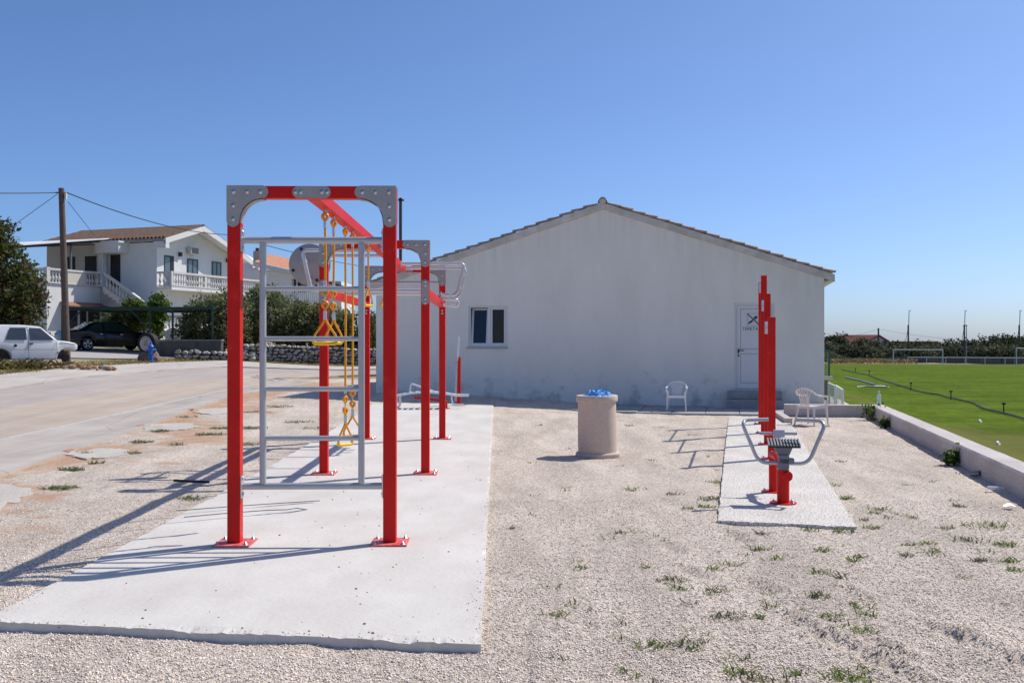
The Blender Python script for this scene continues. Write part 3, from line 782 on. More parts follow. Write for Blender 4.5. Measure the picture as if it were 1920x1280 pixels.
fc = bpy.data.curves.new('lettering', 'FONT'); fc.body = 'TERETANA'; fc.size = .115; fc.align_x = 'CENTER'; fc.extrude = .001; fc.materials.append(INK)
tmpo = bpy.data.objects.new('tmp_text', fc); COL.objects.link(tmpo); bpy.context.view_layer.update()
fme = bpy.data.meshes.new_from_object(tmpo.evaluated_get(bpy.context.evaluated_depsgraph_get())); bpy.data.objects.remove(tmpo)
if not fme.materials: fme.materials.append(INK)
fo = bpy.data.objects.new('lettering', fme); COL.objects.link(fo); fo.parent = dr; fo.location = (sx, yy-.001, sz-s-.115); fo.rotation_euler = (R(90), 0, 0)

# steps and apron
M_STEP = mat('step_concrete', (0.34, 0.33, 0.32), rough=.9, var=.15, scale=4, bump=.004, bscale=40)
stp = thing('door_steps', 'two grey concrete steps below the clubhouse door', 'steps', BL, BRZ)
MB().box(9.52, 10.86, -.42, -.004, .225, .425).build('step', M_STEP, stp, bevel=.012)
MB().box(9.50, 10.88, -.80, -.004, -.1, .222).build('step', M_STEP, stp, bevel=.012)
mb = MB()
for i in range(8):
    u0 = 5.9+i*.78; z = H(*(Matrix.Rotation(BRZ,2) @ Vector((u0+.4,-1.5))+BL.xy))
    tl = MB().box(u0+.006, u0+.774, -2.7+.02*(i%3), -.81 if 9 < u0+.4 < 11.2 else -.02, -.2, z+.012)
    o = tl.build('apron_slab', M_STEP, None, bevel=.006); o.location = BL; o.rotation_euler = (0,0,BRZ); tag(o, kind='structure')
# flue pipe behind the left verge
t = thing('flue_pipe', 'thin dark pipe with a small cap rising above the left roof slope', 'pipe', BL, BRZ)
p = at(751, 500, 31.0)-BL; p = Matrix.Rotation(-BRZ, 3, 'Z') @ p
topz = at(751, 377, 31.0).z; D_ = mat('dark_pipe', (.045,.05,.055), rough=.5)
MB().tube([(p.x, p.y, 2.9), (p.x, p.y, topz)], .05, 10).build('pipe', D_, t, smooth=True)
MB().lathe([(.0,0),(.10,0),(.10,.03),(.06,.09),(0,.1)], 12, (p.x+.02, p.y, topz+.005)).build('cap', BLACK, t, smooth=True)
# ================================================================== RED WORKOUT RIG
BOLT = None
def bolt_mesh(r=.0125, h=.009):
    return MB().lathe([(r*1.5, 0), (r*1.5, .0025), (r, .003), (r, h*.7), (r*.6, h), (0, h)], 8).mesh('bolt', GALV, True)
bm_small = bolt_mesh(); 
bm_anchor = MB().lathe([(.020,0),(.020,.003),(.013,.004),(.013,.015),(.007,.016),(.007,.028),(0,.029)], 8).mesh('bolt', GALV, True)
def bolt(parent, loc, axis=(0,-1,0), me=None):
    o = put('bolt', me or bm_small, parent, loc)
    o.rotation_mode = 'QUATERNION'; o.rotation_quaternion = Vector((0,0,1)).rotation_difference(Vector(axis)); return o
RIGO = Vector((-1.64, 8.12, 0)); RIGA = 0.0196
rig = thing('workout_rig', 'large red steel workout rig with grey ladder, three arches and overhead beam', 'exercise rig', RIGO, RIGA)
def rig_w(x, y): return Vector((RIGO.x+x*math.cos(RIGA)-y*math.sin(RIGA), RIGO.y+x*math.sin(RIGA)+y*math.cos(RIGA)))
FY = [0.0, 4.28, 8.45]; PX = .635; PW = .105; TOP = 2.93
def arc(cx, cz, r, a0, a1, n): return [(cx+r*math.cos(R(a0+(a1-a0)*i/n)), cz+r*math.sin(R(a0+(a1-a0)*i/n))) for i in range(n+1)]
def pill(L_, w_): return arc(L_/2-w_/2, 0, w_/2, -90, 90, 10)+arc(-L_/2+w_/2, 0, w_/2, 90, 270, 10)
corner = [(0,0),(.287,0)]+arc(.287,-.0525,.0525,90,-90,10)[1:]+arc(.292,-.292,.187,90,180,12)+arc(.0525,-.287,.0525,0,-180,10)
def base_plate(parent, x, y, z, s=.15, rot=0):
    e = MB().box(-s, s, -s*1.05, s*1.05, 0, .012).build('base_plate', mat('scuffed_red', (.60,.012,.010), rough=.5, col2=(.70,.24,.22), scale=22, detail=8), parent, bevel=.003); e.location = (x, y, z+.002); e.rotation_euler = (0,0,rot)
    for a in (-1, 1):
        for b in (-1, 1): bolt(e, (a*(s-.035), b*(s*1.05-.035), .012), (0,0,1), bm_anchor)
    return e
for fi, y in enumerate(FY):
    for sx in (-1, 1):
        g = rig_w(sx*PX, y); z = H(g.x, g.y)
        MB().box(sx*PX-PW/2, sx*PX+PW/2, y-PW/2, y+PW/2, z+.014, TOP-.002).build('post', RED, rig, bevel=.006)
        base_plate(rig, sx*PX, y, z)
        # corner bracket: two plates and the curved web between them
        ox = sx*(PX+PW/2+.003)
        mb = MB()
        for yy in (y-PW/2-.0075, y+PW/2+.0015): mb.prism([(p[0], p[1]) for p in corner], (ox, yy, TOP+.002), (-sx,0,0), (0,0,1), (0,1,0), .006)
        cb = mb.build('corner_plate', GREY, rig)
        for bx, bz in ((.058,-.052),(.168,-.052),(.275,-.052),(.054,-.165),(.054,-.275)): bolt(cb, (ox-sx*bx, y-PW/2-.0078, TOP+bz))
        A = [Vector((ox-sx*px, y-PW/2, TOP+pz)) for px, pz in arc(.292,-.292,.185,88,182,16)]
        mb = MB(); mb.strip(A, [v+Vector((0,PW,0)) for v in A]); mb.strip([v+Vector((-sx*.003,0,-.003)) for v in A], [v+Vector((-sx*.003,PW,-.003)) for v in A])
        mb.build('bracket_web', GREY, rig, smooth=True)
    MB().box(-PX+PW/2+.001, PX-PW/2-.001, y-PW/2+.002, y+PW/2-.002, TOP-.102, TOP-.001).build('crossbeam', RED, rig, bevel=.004)
    cp = MB().prism(pill(.315, .094), (0, y-PW/2-.0065, TOP-.052), (1,0,0), (0,0,1), (0,1,0), .006).build('splice_plate', GREY, rig)
    for bx in (-.13, -.085, .085, .13): bolt(cp, (bx, y-PW/2-.0068, TOP-.052))
for a, b in ((FY[0], FY[1]), (FY[1], FY[2])):
    MB().box(-.05, .05, a+PW/2+.004, b-PW/2-.004, TOP-.104, TOP-.003).build('overhead_beam', RED, rig, bevel=.004)
# side beams between the second and third arch
SBZ = 2.28
for sx in (-1, 1):
    MB().box(sx*PX-.045, sx*PX+.045, FY[1]+PW/2+.004, FY[2]-PW/2-.004, SBZ-.05, SBZ+.05).build('side_beam', RED, rig, bevel=.004)
    cp = MB().prism([(q, p) for p, q in pill(.315, .094)], (sx*PX, FY[1]-PW/2-.0065, SBZ), (1,0,0), (0,0,1), (0,1,0), .006).build('splice_plate', GREY, rig)
    for bz in (-.13, -.085, .085, .13): bolt(cp, (sx*PX, FY[1]-PW/2-.0068, SBZ+bz))
    pst = [o for o in rig.children if o.name.startswith('post')]
    for bz in (-.09, -.14): bolt(pst[4+(0 if sx < 0 else 1)], (sx*PX, FY[2]-PW/2-.0005, SBZ+bz))
# ladder in the first arch
LT, LB = 2.49, .47
MB().tube([(-PX+.06,0,LT),(PX-.06,0,LT)], .0285, 14).build('top_bar', TUBE, rig, smooth=True)
MB().tube([(-PX+.06,0,LB),(PX-.06,0,LB)], .0285, 14).build('bottom_bar', TUBE, rig, smooth=True)
for x in (-.408, .400): MB().tube([(x,0,LB+.02),(x,0,LT-.02)], .0275, 14).build('side_rail', TUBE, rig, smooth=True)
for z in (2.093, 1.681, 1.268, .864): MB().tube([(-.39,0,z),(.382,0,z)], .0205, 12).build('rung', TUBE, rig, smooth=True)
for z in (LT, LB):
    for sx in (-1, 1):
        fl = MB(); fl.box(-.005, .005, -.042, .042, -.095, .095); fl.box(sx*(.0+PW)+(-.005), sx*PW+.005, -.042, .042, -.095, .095)
        fl = fl.build('flange', GALV, rig, bevel=.002); fl.location = (sx*(PX-PW/2-.006), 0, z)
        for bz in (-.065, .065): bolt(fl, (-sx*.006, 0, bz), (-sx,0,0))
# side wings: pairs of bent tubes with rungs, and the round target on the left one
def wing(sx, ya, yb, zl):
    for y in (ya, yb):
        pts = fillet([(sx*.052, y, TOP-.06), (sx*1.045, y, TOP-.06), (sx*.925, y, zl), (sx*(PX-.005), y, zl)], .075, 6)
        MB().tube(pts, .0265, 12).build('wing_tube', WTUBE, rig, smooth=True)
        MB().box(sx*.051, sx*.060, y-.05, y+.05, TOP-.105, TOP-.012).build('flange', GALV, rig)
        MB().box(sx*(PX+.046)-.005, sx*(PX+.046)+.005, y-.05, y+.05, zl-.055, zl+.055).build('flange', GALV, rig)
    for t in (.25, .72):
        x = 1.045+(.925-1.045)*t; z = (TOP-.06)+(zl-TOP+.06)*t
        MB().tube([(sx*x, ya+.02, z),(sx*x, yb-.02, z)], .018, 10).build('wing_rung', WTUBE, rig, smooth=True)
wing(-1, 4.98, 5.74, 2.34); wing(1, 7.18, 8.08, 2.385)
for y in (4.98, 5.74): MB().tube([(-PX+.05, y, 2.335), (PX-.05, y, 2.335)], .0265, 12).build('cross_tube', WTUBE, rig, smooth=True)
for y0 in (7.45, 7.75):
    MB().tube(fillet([(PX+.05, y0, 2.335), (PX+.30, y0, 2.335), (PX+.30, y0+.02, 2.22), (PX+.06, y0+.02, 2.25)], .06, 6), .016, 10).build('hand_grip', WTUBE, rig, smooth=True)
MB().tube([(-PX+.05, FY[2]-.02, 2.66), (PX-.05, FY[2]-.02, 2.66)], .018, 10).build('pull_up_bar', TUBE, rig, smooth=True)
yd = 5.10; cx, cz = -.985, 2.70
dsk = MB().lathe([(0,-.008),(.275,-.008),(.28,-.004),(.28,.004),(.275,.008),(0,.008)], 48, (cx, yd+.1, cz), (0,1,0)).build('target_disc', GREY, rig, smooth=True)
for a in (-20+45, 118, 200, 295):
    MB().lathe([(.022,0),(.022,.008),(.012,.013),(0,.013)], 10, (cx+.235*math.cos(R(a)), yd+.0915, cz+.235*math.sin(R(a))), (0,-1,0)).build('plastic_cap', BLACK, dsk, smooth=True)

# ------------------------------------------------------------------ rope grips hanging from the overhead beam
ORANGE = mat('orange_rope', (0.86, 0.36, 0.012), rough=.75, var=.12, scale=120, bump=.002, bscale=160)
YEL = mat('yellow_grip', (0.88, 0.52, 0.012), rough=.42, var=.06, scale=15)
def eye(mb, z, s=1):      # heart-shaped plastic thimble
    pts = [(0,0,z-.042*s)]+[(.0215*s*math.cos(R(a)), 0, z+.021*s*math.sin(R(a))) for a in range(-40, 221, 20)]
    mb.tube(pts, .0155*s, 8, closed=True)
def rope_grip(y, zbar, wide, yaw, label, grp):
    p = rig_w(0, y); ztop = TOP-.106
    t = thing('rope_grip', label, 'rope grip', (p.x, p.y, ztop), RIGA+yaw, grp)
    L_ = ztop-zbar; ap = -L_+.19
    sh = MB(); sh.tube([(.014*math.cos(R(a)), 0, -.028+.026*math.sin(R(a))) for a in range(0, 360, 30)], .0045, 6, closed=True); sh.tube([(0,0,0),(0,0,-.012)], .008, 6)
    sh.build('shackle', GALV, t, smooth=True)
    lo = L_ > .9
    for ez in ((-.062, ap+.27, ap+.155) if lo else (-.062,)):
        e = MB(); eye(e, ez); e.build('thimble', mat('orange_plastic', (0.85,0.33,0.012), rough=.4), t, smooth=True)
    if lo:
        e2 = MB()
        for k in range(3):
            a = k%2; z = ap+.245-k*.022
            e2.tube([((.008*math.cos(R(q)) if a else 0), (0 if a else .008*math.cos(R(q))), z+.014*math.sin(R(q))) for q in range(0, 360, 40)], .0035, 6, closed=True)
        e2.build('chain', GALV, t, smooth=True)
    f = MB(); f.tube([(0,0,-.105),(0,0,-.165)], .0155, 10); f.build('ferrule', GALV, t, smooth=True)
    f = MB(); f.tube([(0,0,ap+.02),(0,0,ap+.10)], .0165, 10); f.build('ferrule', GALV, t, smooth=True)
    if lo:
        f = MB(); f.tube([(0,0,ap+.32),(0,0,ap+.37)], .0145, 10); f.build('ferrule', GALV, t, smooth=True)
        MB().tube([(0,0,-.165),(.004,0,(-.165+ap+.37)/2),(0,0,ap+.37)], .011, 8).build('rope', ORANGE, t, smooth=True)
    else: MB().tube([(0,0,-.165),(0,0,ap+.1)], .011, 8).build('rope', ORANGE, t, smooth=True)
    mb = MB()
    for sx in (-1, 1): mb.tube(fillet([(sx*.006,0,ap+.03),(sx*.012,0,ap),(sx*wide*.47,0,-L_+.07),(sx*wide*.5,0,-L_+.015)], .04, 5), .0105, 8)
    mb.build('sling_rope', ORANGE, t, smooth=True)
    MB().tube(fillet([(-wide*.5,0,-L_+.03),(-wide*.46,0,-L_),(wide*.46,0,-L_),(wide*.5,0,-L_+.03)], .02, 4), .0165, 10).build('grip_bar', YEL, t, smooth=True)
    return t
grp = 'rope grips under the overhead beam'
rope_grip(8.72-8.12, 1.64, .20, .12, 'nearest orange rope grip, its yellow bar at head height behind the ladder', grp)
rope_grip(9.19-8.12, 1.645, .19, .75, 'second orange rope grip from the front, bar at head height', grp)
rope_grip(9.92-8.12, .625, .19, .9, 'third orange rope grip, on a long rope reaching almost to the pad', grp)
rope_grip(10.43-8.12, .66, .19, .35, 'fourth orange rope grip, long rope, hanging close beside the side rail', grp)
rope_grip(11.75-8.12, 2.09, .17, 1.1, 'fifth orange rope grip, on a short rope before the second arch', grp)
rope_grip(13.95-8.12, 2.16, .19, .1, 'farthest orange rope grip, on a short rope, mostly hidden by the front post', grp)

# ================================================================== PULL-UP POSTS on the right-hand pad
PD = Vector((.2275, 1.0)).normalized()
pu = thing('pull_up_bars', 'row of four red pull-up posts of rising height on the small pad', 'pull-up bars', (3.685, 14.0, 0), -math.atan2(PD.x, PD.y))
ly = [0, 2.05, 4.10, 6.15]; lz = [2.01, 2.44, 2.87, 2.86]
for y, z in zip(ly, lz):
    MB().box(-PW/2, PW/2, y-PW/2, y+PW/2, .014, z).build('post', RED, pu, bevel=.006)
    base_plate(pu, 0, y, 0, .14)
for i, z in enumerate((1.89, 2.32, 2.75)):
    MB().tube([(0, ly[i]+PW/2, z), (0, ly[i+1]-PW/2, z)], .017, 12).build('bar', TUBE, pu, smooth=True)
    for y, s in ((ly[i]+PW/2+.005, 1), (ly[i+1]-PW/2-.005, -1)): MB().box(-.042, .042, y-.005, y+.005, z-.1, z+.1).build('flange', GALV, pu, bevel=.002)

# ================================================================== PUSH/ROCKER TRAINER with two foot plates and hoop handles
tr = thing('rocker_trainer', 'red and grey rocker trainer with hoop handles and ribbed foot plate on the small pad', 'exercise machine', (2.787, 10.14, 0), -.18)
RUBBER = mat('black_rubber', (.018,.018,.02), rough=.7)
STEELG = mat('slate_steel', (.16,.175,.205), rough=.42, var=.06, scale=9)
MB().lathe([(.062,.012),(.062,.30),(.060,.345),(.03,.36),(0,.36)], 24).build('column', RED, tr, smooth=True)
fp_ = MB().lathe([(0,.002),(.135,.002),(.135,.012),(0,.012)], 28).build('base_flange', RED, tr, smooth=True)
for a in (30, 150, 210, 330): bolt(fp_, (.105*math.cos(R(a)), .105*math.sin(R(a)), .012), (0,0,1), bm_anchor)
MB().lathe([(0,0),(.052,0),(.052,.04),(.048,.045),(0,.045)], 20, (.028, -.030, .285), (.42,-.9,0)).build('pivot_cap', RED, tr, smooth=True)
MB().tube([(-.04,.78,.012),(-.04,.78,.44)], .046, 18).build('rear_column', RED, tr, smooth=True)
f2 = MB().lathe([(0,.002),(.125,.002),(.125,.012),(0,.012)], 28, (-.04,.78,0)).build('base_flange', RED, tr, smooth=True)
for a in (30, 150, 210, 330): bolt(f2, (-.04+.1*math.cos(R(a)), .78+.1*math.sin(R(a)), .012), (0,0,1), bm_anchor)
MB().tube([(-.05,.76,.42),(-.03,.30,.44),(-.01,.02,.33)], .038, 14).build('inclined_arm', RED, tr, smooth=True)
mb = MB(); mb.cbox((0,-.01,.43), (.10,.09,.17)); mb.prism([(-.06,.50),(.06,.50),(.095,.585),(-.095,.585)], (0,-.05,0), (1,0,0), (0,0,1), (0,1,0), .11); mb.cbox((.03,-.03,.44), (.15,.07,.06))
mb.build('pivot_bracket', STEELG, tr, bevel=.008)
MB().box(-.055, .055, -.065, -.055, .36, .50).build('bracket_face', STEELG, tr, bevel=.004)
fpx = MB().box(-.155, .165, -.12, .12, -.012, .004).build('foot_plate', RUBBER, tr, bevel=.004); fpx.location = (0, .02, .615); fpx.rotation_euler = (R(13), 0, 0)
for k in range(11):
    x = -.147+k*.0305; MB().box(x-.0085, x+.0085, -.118, .118, .005, .018).build('rib', mat('worn_rubber', (.22,.22,.225), rough=.55), fpx, bevel=.003)
hp = []
for sx in (-1, 1):
    pts = fillet([(sx*.05, -.02, .415), (sx*.245, -.04, .415), (sx*.405, -.02, .80), (sx*.385, .05, .845), (sx*.14, .10, .85)], .10, 8)
    MB().tube(pts, .0195, 14).build('hoop_handle', TUBE, tr, smooth=True)
    MB().tube([(sx*.045, .62, .66), (sx*.20, .62, .66)], .018, 12).build('rear_handle', TUBE, tr, smooth=True)
mb = MB(); mb.box(-.05, .07, .60, .64, .62, .70); mb.box(-.02, .03, .60, .66, .42, .62); mb.build('rear_bracket', mat('pale_steel', (.45,.5,.56), rough=.4, metal=.3), tr, bevel=.004)

# ================================================================== EQUIPMENT at the far end of the long pad
def xw(px, y): return (px-960)/F*y
STEELW = mat('white_steel', (.68,.69,.70), rough=.35, metal=.2)
by = 22.6; bx0 = xw(742, by); bz = H(-2, by)
be = thing('sit_up_bench', 'curved slatted white steel sit-up bench at the far end of the long pad', 'exercise bench', (bx0, by, bz), .04)
def crv(s): return .285+.115*math.sin(math.pi*min(1, s*1.05))*(.9-.25*s)
LN = 1.58
for yy in (-.22, .22):
    pts = [(LN*s*.98, yy, crv(s)) for s in np.linspace(0, .88, 12)]+([(LN*1.06, yy, .30)])
    MB().tube(pts, .022, 10).build('side_tube', STEELW, be, smooth=True)
for s in np.linspace(.05, .86, 10): MB().beam((LN*s*.98, -.21, crv(s)+.01), (LN*s*.98, .21, crv(s)+.01), .075, .018).build('slat', STEELW, be, bevel=.004)
for yy in (-.2, .2):
    MB().tube(fillet([(.02, yy, .29), (.0, yy, .03), (.09, yy, .03), (.10, yy, .27)], .04, 4), .016, 8).build('leg', STEELW, be, smooth=True)
MB().tube(fillet([(1.28, -.2, .28), (1.30, -.2, .10), (1.57, -.2, .09)], .05, 4), .02, 8).build('foot_bar', STEELW, be, smooth=True)
MB().tube(fillet([(.30, .25, .33), (.33, .25, .56), (.95, .25, .34)], .05, 4), .022, 8).build('arm_bar', STEELW, be, smooth=True)
MB().tube([(1.10,0,.0),(1.10,0,.17)], .085, 18).build('pedestal', RED, be, smooth=True)
MB().beam((.42,0,.25),(1.12,0,.17), .07, .05).build('spine', RED, be, bevel=.006)
MB().lathe([(0,0),(.14,0),(.14,.012),(0,.012)], 20, (1.10,0,.0)).build('base_flange', RED, be, smooth=True)
sy = 23.5
st_ = thing('stepper_post', 'slim red post with steel levers beside the sit-up bench near the wall', 'exercise machine', (xw(858, sy), sy, H(-1.3, sy)), 0)
MB().box(-.02, .075, -.04, .05, 0, 1.15).build('post', RED, st_, bevel=.006)
MB().tube([(-.045,-.05,.10),(-.02,-.06,1.05)], .03, 10).build('lever', TUBE, st_, smooth=True)
MB().tube([(-.01,-.06,1.0),(.03,-.06,1.32),(.045,-.04,1.60),(.02,0,1.62),(.0,-.02,1.34),(-.01,-.03,1.12)], .012, 8).build('hand_loop', STEELW, st_, smooth=True)
MB().lathe([(0,0),(.15,0),(.15,.012),(0,.012)], 20, (.03,0,0)).build('base_flange', RED, st_, smooth=True)

# ================================================================== BIN, CHAIRS
m_bin = mat('exposed_aggregate', (0.56, 0.42, 0.335), rough=.9, col2=(0.70, 0.565, 0.47), scale=55, bump=.006, bscale=120, detail=3)
m_rim = mat('bin_rim_concrete', (0.56, 0.46, 0.385), rough=.9, var=.12, scale=20, bump=.003, bscale=80)
bn = thing('litter_bin', 'round stone-coloured concrete litter bin in the middle of the gravel', 'litter bin', (1.262, 14.55, -.03), 0)
bn.rotation_euler = (R(.6), R(-.8), 0)
MB().lathe([(.0,.0),(.315,.0),(.325,.012),(.325,.055),(.312,.07),(.28,.075)], 44).build('base_ring', m_rim, bn, smooth=True)
MB().lathe([(.283,.074),(.288,.2),(.284,.55),(.278,.81)], 44).build('drum', m_bin, bn, smooth=True)
MB().lathe([(.278,.808),(.302,.815),(.306,.825),(.306,.895),(.298,.905),(.235,.905),(.23,.89),(.23,.6),(0,.6)], 44).build('rim', m_rim, bn, smooth=True)
# blue bag
g = np.random.default_rng(5); vs = []; fs = []; nu, nv = 40, 10
for j in range(nv+1):
    for i in range(nu):
        a = 2*math.pi*i/nu; t = j/nv
        r_ = .08+.15*t; hgt = .93+.075*(1-t)*(.5+.9*noise.noise((math.cos(a)*2, math.sin(a)*2, 1)))+.045*noise.noise((math.cos(a)*5*r_*4, math.sin(a)*5*r_*4, j*.6))
        if j > 6: hgt = .91+.03*noise.noise((math.cos(a)*4, math.sin(a)*4, 3))-(j-6)*.006
        vs.append((.02+r_*math.cos(a)*1.0, -.02+r_*math.sin(a), max(hgt, .86)))
for j in range(nv):
    for i in range(nu): fs.append((j*nu+i, j*nu+(i+1)%nu, (j+1)*nu+(i+1)%nu, (j+1)*nu+i))
k = len(vs); vs.append((.03,-.02,.96)); fs += [(i, k, (i+1)%nu) for i in range(nu)]
o = MB().add(vs, fs).build('bin_bag', mat('blue_film', (.11,.37,.74), rough=.35, var=.15, scale=12), None, recalc=True)
o.location = bn.location+Vector((0,0,.91*.15+.005)); o.scale = (1,1,.85); tag(o, 'crumpled bright blue plastic bag in the mouth of the litter bin', 'bag')

def chair(label, loc, rz, m, sc=1.0):
    t = thing('plastic_chair', label, 'chair', loc, rz, 'white plastic garden chairs'); t.scale = (sc, sc, sc)
    # local: faces -y ; seat 0.42 high
    sw = .235
    for sx in (-1, 1):      # legs: tapered channel shapes
        for fy, top in ((-.22, (.225,-.185,.56)), (.22, (.19,.17,.42))):
            bx, by_ = sx*.262, fy*1.1
            tx = sx*top[0]*1.04; ty = top[1]; tz = top[2] if fy < 0 else .43
            mb = MB(); vs = []
            for (cx, cy, cz, w_) in ((bx, by_, 0, .028), ((bx+tx)/2, (by_+ty)/2, tz/2, .036), (tx, ty, tz, .05)):
                vs += [(cx-w_*.5*sx*0-w_/2, cy-w_/2, cz), (cx+w_/2, cy-w_/2, cz), (cx+w_/2, cy+w_/2, cz), (cx-w_/2, cy+w_/2, cz)]
            fs = [(0,1,2,3),(8,9,10,11)]
            for q in (0, 4):
                for k_ in range(4): fs.append((q+k_, q+(k_+1)%4, q+4+(k_+1)%4, q+4+k_))
            MB().add(vs, fs).build('leg', m, t, bevel=.006)
    # seat: dished shell with an apron
    n = 10; vs = []; fs = []
    for j in range(n+1):
        for i in range(n+1):
            u, v = i/n*2-1, j/n*2-1; wv = sw*(1-.06*v); vs.append((u*wv, -.21+.42*j/n, .435-.022*(1-u*u)*(1-.6*v*v)-.012*(v > .6)))
    for j in range(n):
        for i in range(n): a = j*(n+1)+i; fs.append((a, a+1, a+n+2, a+n+1))
    mb = MB().add(vs, fs); mb.box(-sw*1.05, sw*1.05, -.218, -.205, .375, .44)
    for sx in (-1, 1): mb.beam((sx*sw*1.04, -.21, .415), (sx*sw*.96, .21, .405), .012, .055)
    mb.box(-.21, .21, .205, .217, .38, .43)
    s_ = mb.build('seat', m, t, smooth=True)
    sol = s_.modifiers.new('thick', 'SOLIDIFY'); sol.thickness = .006
    # backrest hoop that runs on into the arms
    def bp(a, z): return Vector((.255*math.sin(a), .215+.035*math.cos(a)*1.0+(z-.44)*.20-.03*(1-math.cos(a)), z))
    pts = [(-.262,-.215,.555),(-.285,-.20,.635),(-.283,.02,.645)]
    arch = [(-.262,.15,.675),(-.225,.235,.745),(-.13,.285,.80),(0,.30,.818),(.13,.285,.80),(.225,.235,.745),(.262,.15,.675)]
    hp_ = fillet([(-.262,-.215,.52),(-.280,-.21,.635)]+[(-.283,.02,.65)]+arch+[(.283,.02,.65)]+[(.280,-.21,.635),(.262,-.215,.52)], .06, 4)
    MB().tube(hp_, .019, 8).build('arm_hoop', m, t, smooth=True)
    for sx in (-1, 1): MB().beam((sx*.275,-.22,.652),(sx*.275,.10,.662), .052, .014).build('armrest', m, t, bevel=.004)
    for k_ in range(6):
        q = (k_-2.5)/2.5; x0 = .105*q; x1 = .165*q; zt = .81-.055*q*q
        pl = [Vector((x0,.215,.42)), Vector((x0*1.05,.235,.58)), Vector((x1*.9+.0,.262,.70)), Vector((x1*1.15,.285-.03*q*q,zt))]
        pl = fillet(pl, .08, 4); mb = MB(); w_ = .0125
        mb.strip([p-Vector((w_,0,0)) for p in pl], [p+Vector((w_,0,0)) for p in pl]); o = mb.build('back_slat', m, t)
        sm = o.modifiers.new('thick', 'SOLIDIFY'); sm.thickness = .008; sm.offset = 0
    return t
chair('white plastic garden chair in the shade against the clubhouse wall', (3.93, 23.55, .014), -.21, WHITEP, .86)
chair('sunlit cream plastic garden chair turned sideways beside the low wall', (6.08, 20.05, -.035), R(126), mat('cream_plastic', (.70,.65,.60), rough=.4), .93)
# ================================================================== vegetation helpers
LEAF_DK = leaf_mat('leaf_dark', (0.035, 0.048, 0.016), (0.14, 0.155, 0.05), .35)
LEAF_OL = leaf_mat('leaf_olive', (0.085, 0.10, 0.040), (0.30, 0.31, 0.15), .4)
LEAF_GR = leaf_mat('leaf_green', (0.045, 0.085, 0.012), (0.17, 0.24, 0.04), .35)
LEAF_BR = leaf_mat('leaf_brown', (0.06, 0.035, 0.02), (0.13, 0.08, 0.04))
BARK = mat('bark', (0.10, 0.075, 0.055), rough=.95, var=.3, scale=9, bump=.02, bscale=20)
def leaf_mesh(name, pts, size, m, g, aspect=2.0):
    """pts (n,3): one small folded leaf quad on each point"""
    n = len(pts); d = g.normal(size=(n,3)); d /= np.linalg.norm(d, axis=1)[:,None]
    e = g.normal(size=(n,3)); e -= d*(e*d).sum(1)[:,None]; e /= np.linalg.norm(e, axis=1)[:,None]
    s = size*(.6+.8*g.random(n))[:,None]
    a = d*s*.5*aspect; b = e*s*.5
    V = np.stack([pts-a, pts+b, pts+a, pts-b], 1).reshape(-1,3)
    me = bpy.data.meshes.new(name); me.vertices.add(4*n); me.vertices.foreach_set('co', V.ravel().astype(np.float32))
    me.loops.add(4*n); me.loops.foreach_set('vertex_index', np.arange(4*n, dtype=np.int32)); me.polygons.add(n); me.polygons.foreach_set('loop_start', np.arange(0, 4*n, 4, dtype=np.int32))
    me.update(calc_edges=True); me.materials.append(m); return me
def crown_pts(blobs, n, g, clump=.28, per=26):
    """leaf points gathered in clumps on the outside of several ellipsoids"""
    vol = np.array([b[3]*b[4]*b[5] for b in blobs])**(2/3); vol = vol/vol.sum(); out = []
    nc = max(1, n//per)
    for k in g.choice(len(blobs), nc, p=vol):
        cx, cy, cz, rx, ry, rz = blobs[k]; d = g.normal(size=3); d /= np.linalg.norm(d); r = (.55+.45*g.random()**.5)*(1+.13*g.normal())
        c = np.array([cx+d[0]*rx*r, cy+d[1]*ry*r, cz+d[2]*rz*r]); q = g.normal(size=(per,3))*clump*np.array([1,1,.75]); out.append(c+q)
    return np.concatenate(out)
def tree(name, label, cat, base, blobs, n, size, m, seed, clump=.28, trunk=.12, group=None, th=None, mats2=None, limbs=5):
    g = np.random.default_rng(seed); t = thing(name, label, cat, base, 0, group)
    pts = crown_pts(blobs, n, g, clump)
    pts = pts[pts[:,2] > .02]
    put('crown', leaf_mesh('crown', pts, size, m, g), t)
    if mats2: put('crown', leaf_mesh('crown', crown_pts(blobs, n//4, g, clump), size, mats2, g), t)
    mb = MB(); b0 = blobs[0]; h = th or b0[2]
    mb.tube([(0,0,-.2),(.04*h,0,h*.35),(.02*h,.03*h,h*.7),(b0[0]*.6,b0[1]*.6,h)], [trunk, trunk*.8, trunk*.6, trunk*.3], 8)
    for k in range(limbs):
        bb = blobs[k%len(blobs)]; a = g.random()*6.28; mb.tube([(.03*h,0,h*(.3+.08*k)), ((bb[0]+.3*bb[3]*math.cos(a))*.6, (bb[1]+.3*bb[4]*math.sin(a))*.6, h*.3+(bb[2]-h*.3)*.6), (bb[0]+.5*bb[3]*math.cos(a), bb[1]+.5*bb[4]*math.sin(a), bb[2]+.2*bb[5])], [trunk*.5, trunk*.35, trunk*.12], 6)
    mb.build('trunk', BARK, t, smooth=True)
    return t

